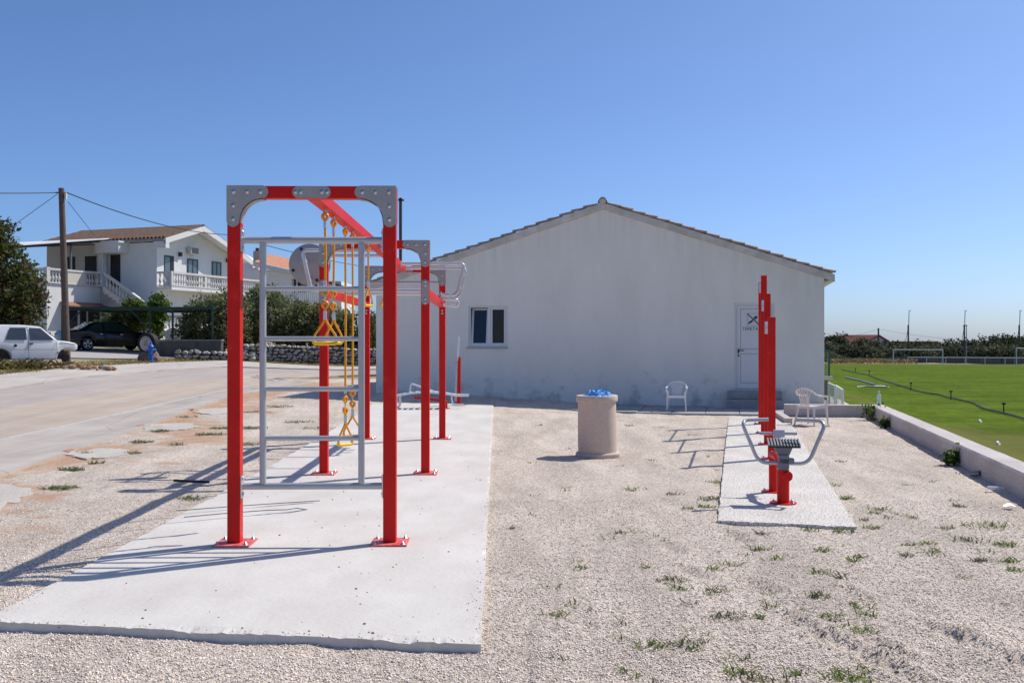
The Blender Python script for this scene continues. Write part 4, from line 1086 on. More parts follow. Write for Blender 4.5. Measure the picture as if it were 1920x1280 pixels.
# ================================================================== WHITE HOUSE with balustrades
HW = mat('house_white', (0.72, 0.72, 0.71), rough=.88, var=.04, scale=1.2, bump=.004, bscale=20)
HWs = mat('house_stone_white', (0.62, 0.60, 0.57), rough=.85, var=.1, scale=6)
HTILE = mat('brown_tiles', (0.085, 0.045, 0.032), rough=.9, col2=(0.15, 0.088, 0.062), scale=3.5, detail=6)
GRNF = mat('green_frame', (0.01, 0.05, 0.045), rough=.4)
DKW = mat('dark_opening', (0.012, 0.012, 0.015), rough=.5)
WGL = mat('window_glass', (0.10, 0.14, 0.16), rough=.08, spec=.7)
A_ = R(70); hg = Vector((math.cos(A_), math.sin(A_), 0)); HC = Vector((-21.6, 60.0, 0))
# local axes: x = along the gable (away), y = along the long wall (to the left), z up
hs = thing('white_house', 'white two-storey house with brown tiled roof, balustrades and outside stair, left of the road', 'house', HC, A_)
G0 = 1.3; FL = 5.07; EZ = 7.95
def hbox(name, x0, x1, y0, y1, z0, z1, m, parent=None, bevel=0): return MB().box(x0,x1,y0,y1,z0,z1).build(name, m, parent or hs, bevel=bevel)
AP, EX2 = 3.35, 8.55
# main block walls: gable polygon swept along y
mb = MB(); LONG = 8.6
prof = [(0,G0-1),(EX2-.3,G0-1),(EX2-.3,7.20),(AP,8.85),(0,7.75)]
def face(pl): mb.add(pl, [tuple(range(len(pl)))])
face([(0,0,G0-1),(0,LONG,G0-1),(0,LONG,7.75),(0,0,7.75)]); face([(EX2-.3,0,G0-1),(EX2-.3,LONG,G0-1),(EX2-.3,LONG,7.2),(EX2-.3,0,7.2)])
face([(x,LONG,z) for x,z in prof]); face([(x,0,z) for x,z in prof])
mb.build('wall', HW, hs, recalc=True)
# roof: corrugated sheets of tiles, white rake boards
OVG = .9; OVE = .32
def rz(x): return 9.02-(AP-x)*.304 if x <= AP else 9.02-(x-AP)*.335
for (xa, xb) in ((-OVE, AP), (EX2, AP)):
    vs = []; fs = []; n = 420; y0, y1 = -OVG, LONG+.4
    rows = 12
    for i in range(n+1):
        y = y0+(y1-y0)*i/n
        for j in range(rows+1):
            x = xa+(xb-xa)*j/rows; vs.append((x, y, rz(x)+.15*abs(math.sin(math.pi*(y-y0)/.29))+.02*((j%2))))
    for i in range(n):
        for j in range(rows): a = i*(rows+1)+j; fs.append((a, a+1, a+rows+2, a+rows+1))
    o = MB().add(vs, fs).build('roof_tiles', HTILE, hs, recalc=False); tag(o, kind='stuff')
    MB().prism([(xa, rz(xa)-.02), (xb, rz(xb)-.02), (xb, rz(xb)-.14), (xa, rz(xa)-.14)], (0,y0+.1,0), (1,0,0), (0,0,1), (0,1,0), LONG+.9).build('roof_plate', HW, hs)
    MB().prism([(xa, rz(xa)+.03), (xb, rz(xb)+.03), (xb, rz(xb)-.30), (xa, rz(xa)-.30)], (0,y0-.03,0), (1,0,0), (0,0,1), (0,1,0), .12).build('rake_board', HW, hs)
MB().tube([(AP, -OVG, 9.06), (AP, LONG+.4, 9.06)], .11, 10).build('ridge', HTILE, hs, smooth=True)
hbox('eave_return', -OVE, .02, -OVG-.02, -.0, 7.35, 7.82, HW)
MB().tube([(-OVE-.06, -OVG, 7.86), (-OVE-.06, 9, 7.86)], .06, 8).build('gutter', mat('gutter_grey', (.25,.26,.27), rough=.5), hs, smooth=True)
# openings on the gable
def opening(x0, x1, z0, z1, frame=True, dark=False):
    o = hbox('window', x0, x1, -.02, .05, z0, z1, DKW)
    if frame:
        fr = MB(); f = .09
        fr.box(x0-.02, x0+f, -.045, -.021, z0, z1); fr.box(x1-f, x1+.02, -.045, -.021, z0, z1); fr.box(x0+f, x1-f, -.045, -.021, z1-f, z1); xm = (x0+x1)/2; fr.box(xm-.05, xm+.05, -.045, -.021, z0, z1-f)
        fr.build('frame', GRNF, o)
        for a, b in ((x0+f, xm-.05), (xm+.05, x1-f)): MB().box(a, b, -.034, -.026, z0+.05, z1-f).build('pane', WGL, o)
    else: MB().box(x0+.05, x1-.4, -.032, -.022, z0, z1-.1).build('pane', WGL, o)
    return o
opening(.66, 1.55, FL, 7.02, False); opening(2.84, 3.85, FL, 6.98); opening(5.32, 6.28, FL, 7.0)
ac = hbox('air_conditioner', 2.75, 3.55, -.36, -.03, 7.25, 7.72, mat('ac_grey', (.55,.54,.5), rough=.5), bevel=.02)
for k in range(6): MB().box(2.82, 3.48, -.375, -.362, 7.31+k*.06, 7.34+k*.06).build('grille_slat', DKW, ac)
for x in (2.05, 6.9): hbox('wall_lamp', x-.08, x+.08, -.2, -.01, 7.05, 7.3, BLACK)
# baluster, shared
bal_me = MB().lathe([(.07,0),(.07,.05),(.045,.06),(.04,.10),(.085,.22),(.085,.30),(.04,.42),(.033,.46),(.055,.48),(.033,.50),(.05,.56),(.05,.62),(.07,.63),(.07,.68)], 8).mesh('baluster', HWs, True)
def balus(p0, p1, z0, z1, parent=hs, step=.235, rail=True, solid=None):
    p0 = Vector(p0); p1 = Vector(p1); L_ = (p1-p0).length; n = int(L_/step)
    for i in range(n):
        t = (i+.5)/n
        if solid and solid[0] < t < solid[1]: continue
        p = p0.lerp(p1, t); z = z0+(z1-z0)*t; put('baluster', bal_me, parent, (p.x, p.y, z+.06))
    if rail:
        d = (p1-p0).normalized()
        MB().beam((p0.x,p0.y,z0+.82), (p1.x,p1.y,z1+.82), .22, .12).build('handrail', HWs, parent)
        MB().beam((p0.x,p0.y,z0+.03), (p1.x,p1.y,z1+.03), .2, .06).build('bottom_rail', HWs, parent)
# gable balcony
hbox('balcony_slab', -.02, 9.2, -1.12, -.002, FL-.22, FL-.02, HW)
balus((.0,-.1), (.0,-1.0), FL, FL); balus((.12,-1.05), (9.1,-1.05), FL, FL)
for x in (.03, 3.2, 6.2, 9.1): hbox('balcony_pier', x-.09, x+.09, -1.14, -.96, FL, FL+.9, HWs)
# terrace block to the left: far end touches the long wall at y = 3.69
TY = 3.69; TL_ = 4.85      # terrace right side runs along -x (towards the camera)
hbox('terrace_block', -TL_, -.01, TY, TY+9.0, G0-1.2, FL-.03, HW)
hbox('terrace_slab', -TL_-.06, -.0, TY-.06, TY+9.1, FL-.028, FL, HWs)
balus((-TL_+.05, TY), (-.5, TY), FL, FL, solid=(.34, .66)); hbox('parapet_panel', -3.35, -1.95, TY-.07, TY+.07, FL+.02, FL+.78, mat('cream_panel', (.62,.58,.50), rough=.8))
balus((-TL_+.02, TY+.1), (-TL_+.02, TY+6), FL, FL); hbox('terrace_pier', -TL_-.1, -TL_+.14, TY-.1, TY+.14, FL, FL+.92, HWs)
hbox('terrace_pillar', -.55, -.2, TY-.05, TY+.3, FL, 7.75, HW)
MB().tube([(-.7, TY-.1, 7.6), (-.62, TY-.12, 7.5), (-.62, TY-.12, FL-1.3)], .06, 8).build('downpipe', mat('pipe_white', (.6,.6,.62), rough=.5), hs, smooth=True)
# lean-to roof over the terrace
MB().prism([(-6.95, 7.02), (.25, 8.10), (.25, 8.16), (-6.95, 7.10)], (0,TY-.35,0), (1,0,0), (0,0,1), (0,1,0), 9.5).build('leanto_roof', mat('white_sheet', (.75,.75,.75), rough=.5), hs)
for k in range(7): MB().beam((-6.7, TY-.2+k*1.45, 6.98), (.2, TY-.2+k*1.45, 8.02), .09, .13).build('rafter', mat('dark_wood', (.03,.027,.025), rough=.7), hs)
MB().beam((-3.2, TY-.2, 7.45), (-3.2, TY+9, 7.45), .12, .16).build('purlin', MATS['dark_wood'], hs)
MB().beam((-3.0, TY+.05, FL), (-3.0, TY+.05, 7.5), .1, .1, (1,0,0)).build('steel_post', mat('blue_grey_steel', (.10,.14,.17), rough=.5), hs)
for y0, y1 in ((4.6, 5.5), (6.3, 7.2)): hbox('doorway', -.03, .05, y0, y1, FL, 7.05, DKW)
hbox('water_tank', -.9, -.35, TY+.5, TY+1.3, FL, FL+1.0, mat('tank_green', (.16,.22,.2), rough=.6), bevel=.04)
# hooded porch above the head of the stair
hbox('porch_hood', -.85, -.01, 2.15, 3.95, 7.12, 7.72, HW); hbox('porch_fascia', -.95, .0, 2.05, 4.05, 7.722, 7.83, HW)
hbox('doorway', -.03, .05, 2.75, 3.5, FL, 7.08, DKW)
# outside stair down to the right, along the long wall
n = 15; y0s, y1s = 2.9, -1.7; z0s, z1s = FL, 2.35
for i in range(n):
    ya = y0s+(y1s-y0s)*i/n; yb = y0s+(y1s-y0s)*(i+1)/n; z = z0s+(z1s-z0s)*(i+1)/n
    hbox('stair_tread', -1.25, -.02, yb, ya, z-.32, z, HWs)
MB().prism([(y0s, FL-.32), (y0s, FL-.0), (y1s, z1s+.0), (y1s, z1s-.4)], (-1.30,0,0), (0,1,0), (0,0,1), (1,0,0), .08).build('stair_string', HWs, hs)
balus((-1.22, y0s-.1), (-1.22, y1s+.1), FL-.1, z1s-.02); balus((-1.22, 3.6), (-1.22, 2.95), FL, FL)
hbox('stair_landing', -1.3, 2.2, y1s-1.7, y1s, G0-.8, z1s, HWs); balus((-1.2, y1s-1.65), (2.1, y1s-1.65), z1s, z1s); balus((-1.2, y1s-1.6), (-1.2, y1s-.1), z1s, z1s)
MB().prism([(-1.3, z1s), (2.2, z1s), (3.9, .9), (3.6, .9)], (0, y1s-3.1, 0), (1,0,0), (0,0,1), (0,1,0), 1.3).build('lower_flight', mat('brown_stone', (.17,.12,.10), rough=.9), hs)
# ground floor openings on the terrace's right side
M_SHUT = mat('brown_shutter', (.07,.05,.04), rough=.6)
for x0, x1 in ((-3.55, -2.55), (-2.35, -1.85), (-1.7, -.75)):
    o = hbox('window', x0, x1, TY-.04, TY+.02, 2.1, 3.75, M_SHUT); MB().box(x0+.08, x1-.08, TY-.05, TY-.041, 2.95, 3.65).build('pane', DKW, o)
MB().prism([(0, 3.95), (0, 4.05), (.7, 3.82), (.7, 3.75)], (-3.9,TY-.02,0), (0,-1,0), (0,0,1), (1,0,0), 3.2).build('awning', mat('awning_brick', (.30,.14,.09), rough=.8), hs)

# ---- green shade-net carport in front
cp = thing('carport', 'flat carport of dark steel with green shade net in front of the white house', 'carport', (0,0,0), 0)
DG = mat('dark_green_steel', (.012,.05,.05), rough=.5); NET = mat('green_net', (.015,.17,.13), rough=.8)
cx0, cx1, cy0, cy1 = -21.6, -14.4, 47.4, 52.6; cz = 3.30
for a, b in (((cx0,cy0),(cx1,cy0)), ((cx0,cy1),(cx1,cy1)), ((cx0,cy0),(cx0,cy1)), ((cx1,cy0),(cx1,cy1)), ((-18.2,cy0),(-18.2,cy1))): MB().beam((a[0],a[1],cz), (b[0],b[1],cz), .09, .12).build('beam', DG, cp)
for x in (cx0, -17.4, -16.3, cx1): MB().beam((x, cy0+.0, .9), (x, cy0+.0, cz-.061), .08, .08, (1,0,0)).build('post', DG, cp)
for x, s in ((cx0, 1), (-17.4, -1)): MB().beam((x, cy0, cz-1.0), (x+s*.95, cy0, cz-.08), .06, .06).build('brace', DG, cp)
vs = []; fs = []; n = 28
for i in range(n+1):
    for j in range(7):
        u = i/n; v = j/6; vs.append((cx0+(cx1-cx0)*u, cy0-.05+(cy1-cy0+.1)*v, cz+.075-.09*math.sin(math.pi*v)*abs(math.sin(4*math.pi*u))-(.10 if j == 0 else 0)))
for i in range(n):
    for j in range(6): a = i*7+j; fs.append((a, a+1, a+8, a+7))
MB().add(vs, fs).build('shade_net', NET, cp)

# ---- second house, with orange roof
OT = mat('orange_tiles', (.42,.16,.085), rough=.85, col2=(.52,.26,.16), scale=3)
h2 = thing('far_house', 'white house with orange tiled roof and chimney behind the olive bushes', 'house', (0,0,0), 0)
def P3(px, py, y): p = at(px, py, y); return (p.x, p.y, p.z)
Y2 = 84.0
def quad3(name, pl, m, t=.25, parent=h2):
    n = Vector((0,1,0)); vs = [Vector(P3(*p)) for p in pl]; k = len(vs); vs2 = [v+n*t for v in vs]
    return MB().add(vs+vs2, [tuple(range(k)), tuple(range(2*k-1, k-1, -1))]+[(i, (i+1)%k, k+(i+1)%k, k+i) for i in range(k)]).build(name, m, parent)
def hwall(name, x0, x1, yb, yt, Y, D, m, parent=h2):
    a = at(x0, yb, Y); b = at(x1, yt, Y); return MB().box(a.x, b.x, Y, Y+D, a.z, b.z).build(name, m, parent)
hwall('wall', 452, 546, 640, 506, Y2, 9, HW)
o = hwall('wall', 546, 640, 640, 527, Y2+1.2, 7, HW)
a = at(440, 476, Y2-.6); b = at(474, 491, Y2-.6); c = at(558, 509, Y2-.6)
MB().prism([(b.x, b.z), (c.x, c.z), (c.x, c.z-.35), (b.x, b.z-.35)], (0,Y2-.5,0), (1,0,0), (0,0,1), (0,1,0), .4).build('verge_board', HWs, h2)
vs = []; fs = []; n = 30
for i in range(n+1):
    y = Y2-.4; t = i/n; x = b.x+(c.x-b.x)*t; z = b.z+(c.z-b.z)*t
    vs += [(x, y, z+.02+.07*(i%2)), (x+.0, y+5, z+1.1+.07*(i%2))]
for i in range(n): fs.append((2*i, 2*i+2, 2*i+3, 2*i+1))
tag(MB().add(vs, fs).build('roof_tiles', OT, h2, recalc=False), kind='stuff')
quad3('gable_wall', [(440,640,Y2+2),(474,640,Y2+2),(474,489,Y2+2),(440,470,Y2+2)], HW, 4)
p = at(482, 490, Y2+1.0); q = at(482, 471, Y2+1.0)
MB().box(p.x-.28, p.x+.28, Y2+.8, Y2+1.4, p.z-.4, q.z).build('chimney', mat('chimney_render', (.45,.36,.32), rough=.9), h2); MB().tube([(p.x, Y2+1.1, q.z), (p.x, Y2+1.1, q.z+.28)], .16, 10).build('chimney_pot', mat('pot_dark', (.06,.05,.05), rough=.8), h2)
w0 = at(545, 548, Y2+1.15); w1 = at(574, 521, Y2+1.15)
wn = MB().box(w0.x, w1.x, Y2+1.1, Y2+1.25, w0.z, w1.z).build('window', DKW, h2)
MB().box(w1.x-.45, w1.x, Y2+1.05, Y2+1.09, w0.z, w1.z).build('shutter', mat('orange_shutter', (.30,.10,.03), rough=.6), wn); MB().box(w0.x, w0.x+.3, Y2+1.05, Y2+1.09, w0.z, w1.z).build('shutter', M_SHUT, wn); MB().box(w0.x+.48, w0.x+.62, Y2+1.04, Y2+1.09, w0.z, w1.z).build('curtain', HW, wn)
q0 = at(538, 512, Y2); q1 = at(576, 520, Y2); MB().prism([(q0.x, q0.z), (q1.x, q1.z), (q1.x, q1.z-.3), (q0.x, q0.z-.35)], (0,Y2-.2,0), (1,0,0), (0,0,1), (0,1,0), 1.3).build('canopy', HW, h2)
b0 = at(545, 566, Y2-.4); b1 = at(604, 546, Y2-.4); MB().box(b0.x, b1.x, Y2-.45, Y2+1.1, b0.z-.2, b0.z-.02).build('balcony_slab', HW, h2)
MB().box(b0.x, b1.x, Y2-.45, Y2-.38, b1.z, b1.z+.07).build('balcony_rail', HW, h2)
for k in range(16): x = b0.x+(b1.x-b0.x)*(k+.5)/16; MB().box(x-.035, x+.035, Y2-.44, Y2-.39, b0.z, b1.z).build('balcony_bar', HW, h2)
r0 = at(604, 523, Y2+1); r1 = at(648, 537, Y2+1); MB().prism([(r0.x-.6, r0.z+.1), (r1.x, r1.z), (r1.x, r1.z-.18), (r0.x-.6, r0.z-.1)], (0,Y2+.6,0), (1,0,0), (0,0,1), (0,1,0), 8).build('side_roof', HTILE, h2)
w0 = at(590, 545, Y2+1.15); w1 = at(612, 530, Y2+1.15); MB().box(w0.x, w1.x, Y2+1.15, Y2+1.22, w0.z, w1.z).build('window', DKW, h2)

# ---- walls along the far footpath
M_STONE = mat('limestone', (0.27, 0.25, 0.225), rough=.95, var=.0, island=0, col2=(0.60, 0.57, 0.53), scale=3.5, bump=.015, bscale=10, detail=7)
def stone_wall(name, label, p0, p1, h, seed, rows=4, sz=.30, thick=.45, stones=True, m=M_STONE):
    g = random.Random(seed); d = (p1-p0); L_ = d.length; d.normalize(); nrm = Vector((-d.y, d.x)); ang = math.atan2(d.y, d.x)
    t = thing(name, label, 'wall', (p0.x, p0.y, 0), ang)
    core = MB(); n = 20; vs = []; fs = []
    for i in range(n+1):
        x = L_*i/n; p = p0+d*x; z = H(p.x, p.y); vs += [(x, .06, z-.3), (x, thick-.06, z-.3), (x, thick-.06, z+h-.08), (x, .06, z+h-.08)]
    for i in range(n):
        for k in range(4): fs.append((4*i+k, 4*i+4+k, 4*i+4+(k+1)%4, 4*i+(k+1)%4))
    fs += [(0,1,2,3), (4*n+3,4*n+2,4*n+1,4*n)]
    core.add(vs, fs).build('core', mat('wall_core', (.07,.065,.06), rough=1), t)
    protos = []
    for k in range(8):
        bm = bmesh.new(); bmesh.ops.create_icosphere(bm, subdivisions=1, radius=.5)
        for v in bm.verts: v.co *= 1+.42*g.uniform(-1,1); v.co.x = max(-.46, min(.46, v.co.x)); v.co.z = max(-.42, min(.42, v.co.z))
        me = bpy.data.meshes.new('stone'); bm.to_mesh(me); bm.free(); me.materials.append(m); protos.append(me)
    rh = h/rows
    for r_ in range(rows):
        x = -g.random()*.2
        while x < L_:
            w_ = sz*g.uniform(.6, 1.35); p = p0+d*x; z = H(p.x, p.y)
            put('stone', g.choice(protos), t, (x+w_/2, .06+g.uniform(-.03, .03), z+rh*(r_+.5)+g.uniform(-.02,.03)), (g.uniform(-.3,.3), g.uniform(-.25,.25), g.uniform(-.2,.2)), (w_*1.12, .30, rh*1.18*g.uniform(.85,1.2)))
            x += w_
    return t
q0 = gp(452, 674); q1 = gp(706, 672.5)
stone_wall('dry_stone_wall', 'grey dry-stone wall along the far side of the road behind the rig', Vector((-12.2, 45.0)), Vector((-3.5, 46.6)), .74, 4, rows=5, sz=.26)
bw = thing('block_wall', 'rendered block wall with tree shade painted into its grey, right of the tyre sign', 'wall', (-17.6, 46.6, 0), math.atan2(-.9, 5.6))
zb = H(-15, 46); MB().box(0, 4.1, 0, .25, zb-.3, zb+.72).build('wall', mat('shaded_grey_block', (.10,.097,.095), rough=.95, var=.25, scale=3, bump=.01, bscale=8), bw); MB().box(-.03, 4.13, -.03, .28, zb+.722, zb+.79).build('coping', mat('grey_coping', (.24,.23,.22), rough=.95, var=.2, scale=4), bw)  # wall grey is darkened to stand for the shadow of the trees
stone_wall('rubble_edge', 'low line of pale rubble stones at the foot of the block wall', Vector((-14.9, 43.6)), Vector((-11.8, 44.3)), .38, 9, rows=2, sz=.34)

# ---- trees and bushes on the left
def tr_at(px, y, dz=0): x = (px-960)/F*y; return Vector((x, y, H(x, y)+dz))
b = tr_at(-8, 41)
tree('carob_tree', 'dense dark evergreen tree at the left edge behind the white car', 'tree', b, [(0,0,3.1,1.5,1.6,1.7),(-.9,.2,4.4,1.3,1.3,1.2),(.7,-.2,2.2,1.3,1.3,1.2),(-.2,.3,5.05,.6,.7,.55),(1.2,-.3,1.1,.85,.8,.75),(-1.5,0,2.2,1.4,1.4,1.6),(-1.3,0,1.0,1.2,1,1)], 15000, .10, LEAF_DK, 21, .17, .2, mats2=LEAF_BR)
b = tr_at(398, 49)
tree('olive_bush', 'big round dark green bush right of the house stair', 'bush', b, [(0,0,1.7,1.35,1.2,1.35),(.75,.2,2.1,.9,1,.95),(-.75,0,1.2,.85,.9,.95),(.9,-.1,.9,.9,.9,.8)], 9000, .085, LEAF_OL, 22, .16, .12)
for i, (px, y, lab, bl, m, n) in enumerate((
    (475, 52, 'dark bush nearest the left post, behind the stone wall', [(0,0,2.3,.8,.9,1.5),(-.3,0,1.0,.8,.9,.8)], LEAF_OL, 3800),
    (520, 51, 'tall leafy olive tree between the ladder rails', [(0,0,2.1,1.25,1.2,1.2),(.6,0,1.3,1.1,1,1.0),(-.5,.2,3.05,.6,.6,.55)], LEAF_OL, 5200),
    (565, 50, 'sunlit olive tree behind the nearest rope grips', [(0,0,1.6,1.1,1.2,1.2),(.6,0,2.2,.7,.8,.7)], LEAF_OL, 4300),
    (620, 50, 'olive tree behind the second red post', [(0,0,1.5,1.15,1.2,1.1),(-.4,0,2.3,.6,.7,.6)], LEAF_OL, 4300),
    (668, 50, 'round dark bush just left of the clubhouse corner', [(0,0,1.3,1.1,1.1,1.2),(.6,0,1.0,.8,.9,.8)], LEAF_DK, 3800),
    (712, 58, 'bush showing past the clubhouse corner', [(0,0,1.4,1.0,1.0,1.2)], LEAF_OL, 2600))):
    tree('olive_tree' if m is LEAF_OL else 'evergreen_tree', lab, 'tree' if 'tree' in lab else 'bush', tr_at(px, y, -.1), bl, n, .095, m, 30+i, .17, .1, group='trees behind the stone wall')
# vines at the carport
tree('vine', 'bright green vine climbing over the foot of the house stair', 'vine', tr_at(268, 55, 0), [(0,0,2.05,.75,.4,.38),(.35,0,1.5,.5,.4,.5),(-.55,0,2.35,.4,.3,.22)], 1500, .11, LEAF_GR, 41, .16, .06)
tree('shrub', 'dark shrub in shade behind the bonnet of the dark car', 'bush', tr_at(228, 55, 0), [(0,0,1.2,1.2,.7,.8),(.6,0,1.9,.6,.5,.6)], 2600, .10, LEAF_DK, 42, .16, .06)
tree('shrub', 'leafy green shrub between two carport posts', 'bush', tr_at(297, 53.5, 0), [(0,0,1.5,.35,.35,.9),(.1,0,2.4,.55,.4,.5)], 1500, .10, LEAF_GR, 43, .14, .06)

# ---- utility pole with wires
pb = tr_at(126, 36.6); pt = at(115, 353, 36.6)
up = thing('utility_pole', 'leaning brown wooden utility pole behind the white car', 'utility pole', pb, 0)
d = pt-pb; PW_ = mat('pole_wood', (.085,.06,.052), rough=.85, col2=(.13,.095,.075), scale=6, bump=.006, bscale=30)
MB().tube([(0,0,-.3), tuple(d*.5), tuple(d)], [.135,.118,.10], 14).build('pole', PW_, up, smooth=True)
MB().cbox(tuple(d*.965+Vector((.17,-.02,-.05))), (.06,.08,.28)).build('fuse_box', HWs, up); MB().tube([tuple(d*.975+Vector((-.2,0,0))), tuple(d*.975+Vector((.22,0,0)))], .025, 6).build('bracket', BLACK, up)
WIRE = mat('cable', (.02,.02,.022), rough=.6)
def wire(label, a, b, sag, r=.016):
    pts = []; a = Vector(a); b = Vector(b)
    for i in range(25): t = i/24; p = a.lerp(b, t); p.z -= sag*4*t*(1-t); pts.append(p)
    tag(MB().tube(pts, r, 5).build('overhead_wire', WIRE, None, smooth=True), label, 'wire', 'overhead wires on the left')
tp = pb+d*.975
wire('overhead wire leaving the wooden pole to the left', tp+Vector((-.2,0,0)), at(-160, 357, 30), .05, .018)
wire('thin stay wire slanting down left from the pole top to the dark tree', tp+Vector((-.15,0,-.05)), at(22, 425, 38), .0, .011)
wire('thin stay wire slanting down right from the pole to the house roof', tp+Vector((.25,0,-.35)), at(176, 440, 52), .0, .012)
wire('long overhead wire from the pole past the house to the right', tp+Vector((.2,0,0)), at(428, 440, 60), .35, .022)
wire('continuing overhead wire seen through the rig', at(428, 440, 60), at(760, 508, 100), .4, .026)
# driveway in front of the house
dv = [gp(*p) for p in ((128,668),(150,660),(300,656),(300,665),(250,671.5))]
c = [gp(118,669), gp(262,671), gp(292,655.5), gp(120,656)]
vs = []; fs = []
for i in range(9):
    for j in range(7):
        p = c[0].lerp(c[1], j/6).lerp(c[3].lerp(c[2], j/6), i/8); vs.append((p.x, p.y, H(p.x, p.y)-.03))
for i in range(8):
    for j in range(6): a = i*7+j; fs.append((a, a+1, a+8, a+7))
tag(MB().add(vs, fs).build('driveway', mat('driveway_grey', (.40,.37,.34), rough=.95, var=.12, scale=1.2, bump=.01, bscale=12)), kind='structure')
# ================================================================== CARS
def car(name, label, loc, rz, spec, paint, wheels=True, wreck=False):
    """local: x forward, y left, z up. spec: stations (x, zbot, zbelt, ztop, hw_bot, hw_belt, hw_top)"""
    t = thing(name, label, 'car', loc, rz)
    S = spec['st']; xs = [s[0] for s in S]
    def interp(x, k):
        return float(np.interp(x, xs, [s[k] for s in S]))
    arches = spec['arch']; ar = spec['ar']
    X = sorted(set(list(np.linspace(xs[0], xs[-1], 60))+[a+ar*math.cos(R(q)) for a in arches for q in range(0, 181, 12)]))
    vs = []; fs = []; K = 14
    for x in X:
        zb, zw, zt, hb, hw, ht = [interp(x, k) for k in range(1, 7)]
        for a in arches:
            if abs(x-a) < ar: zb = max(zb, spec['az']+math.sqrt(ar*ar-(x-a)**2))
        zb = min(zb, zw-.08)
        zm = zb+(zw-zb)*.45; hm = max(hb, hw)+.012
        half = [(0,zb),(hb*.8,zb),(hb,zb+.03),(hm,zm),(hw,zw),((hw+ht)/2+.012,(zw+zt)/2),(ht,zt-.03),(ht*.75,zt),(0,zt+.015)]
        ring = [(x, y, z) for y, z in half]+[(x, -y, z) for y, z in half[-2:0:-1]]
        vs += ring
    K = len(vs)//len(X)
    for i in range(len(X)-1):
        for k in range(K): fs.append((i*K+k, i*K+(k+1)%K, (i+1)*K+(k+1)%K, (i+1)*K+k))
    fs += [tuple(range(K)), tuple((len(X)-1)*K+k for k in range(K))]
    MB().add(vs, fs).build('body', paint, t, smooth=True, sharp=28)
    ub = spec.get('ub', (xs[0]+.12, xs[-1]-.12, .72))
    MB().box(ub[0], ub[1], -.52, .52, spec['floor'], ub[2]).build('underbody', BLACK, t)
    def side(x, z, off=.022):
        zw, zt, hw, ht = interp(x, 2), interp(x, 3), interp(x, 5), interp(x, 6)
        f = (z-zw)/max(.05, zt-zw); mid = (hw+ht)/2+.012
        y = hw+(mid-hw)*f*2 if f < .5 else mid+(ht-mid)*(f*2-1)
        return y+off
    for sy in (1, -1):
        for poly in spec['glass']:
            n = len(poly); A = []
            for i in range(n):
                a, b = poly[i], poly[(i+1)%n]
                for q in range(4): x = a[0]+(b[0]-a[0])*q/4; z = a[1]+(b[1]-a[1])*q/4; A.append((x, sy*side(x, z), z))
            MB().add(A, [tuple(range(len(A)))]).build('window', spec['gm'], t)
        for poly in spec.get('lines', []):
            MB().tube([(x, sy*side(x, z, .002), z) for x, z in poly], spec.get('lr', .006), 5).build('seam', BLACK, t)
        if 'trim' in spec:
            MB().tube([(x, sy*(max(interp(x,4), interp(x,5))+.016), spec['trim']) for x in np.linspace(xs[0]+.15, xs[-1]-.25, 12)], .018, 6).build('trim_strip', spec['trimm'], t)
        for hx, hz in spec.get('handles', []): MB().cbox((hx, sy*(side(hx, hz, .0)+.012), hz), (.14,.03,.035)).build('door_handle', spec.get('hm', BLACK), t)
        for nm, c, dd, m_ in spec.get('lights', []): MB().cbox((c[0], sy*c[1], c[2]), dd).build(nm, m_, t, bevel=.02)
    for nm, pl in spec.get('screens', []):
        MB().add(pl, [tuple(range(len(pl)))]).build(nm, spec['gm'], t)
    if wheels:
        TY_ = mat('tyre', (.015,.015,.016), rough=.8); ALLOY = mat('alloy', (.55,.56,.58), rough=.3, metal=.8)
        for a in arches:
            for sy in (1, -1):
                r_ = spec['wr']; yy = sy*(interp(a, 4)-.10)
                w_ = MB().lathe([(r_*.62,-.09),(r_*.9,-.1),(r_,-.06),(r_,.06),(r_*.9,.1),(r_*.62,.09)], 28, (a, yy, r_), (0,1,0)).build('wheel', TY_, t, smooth=True)
                MB().lathe([(0,.03),(r_*.62,.03),(r_*.62,.06),(0,.062)], 24, (a, yy, r_), (0,sy,0)).build('hub', BLACK, w_, smooth=True)
                for k in range(5):
                    q = k*2*math.pi/5+.3; MB().beam((a+.05*math.cos(q), yy+sy*.085, r_+.05*math.sin(q)), (a+r_*.6*math.cos(q), yy+sy*.08, r_+r_*.6*math.sin(q)), .025, .075, (-math.sin(q),0,math.cos(q))).build('spoke', ALLOY, w_)
                MB().tube([(a+r_*.64*math.cos(q*math.pi/12), yy+sy*.085, r_+r_*.64*math.sin(q*math.pi/12)) for q in range(24)], .018, 6, closed=True).build('rim', ALLOY, w_, smooth=True)
    return t
CARW = mat('white_car_paint', (.82,.82,.82), rough=.4, var=.04, scale=3, coat=.3)
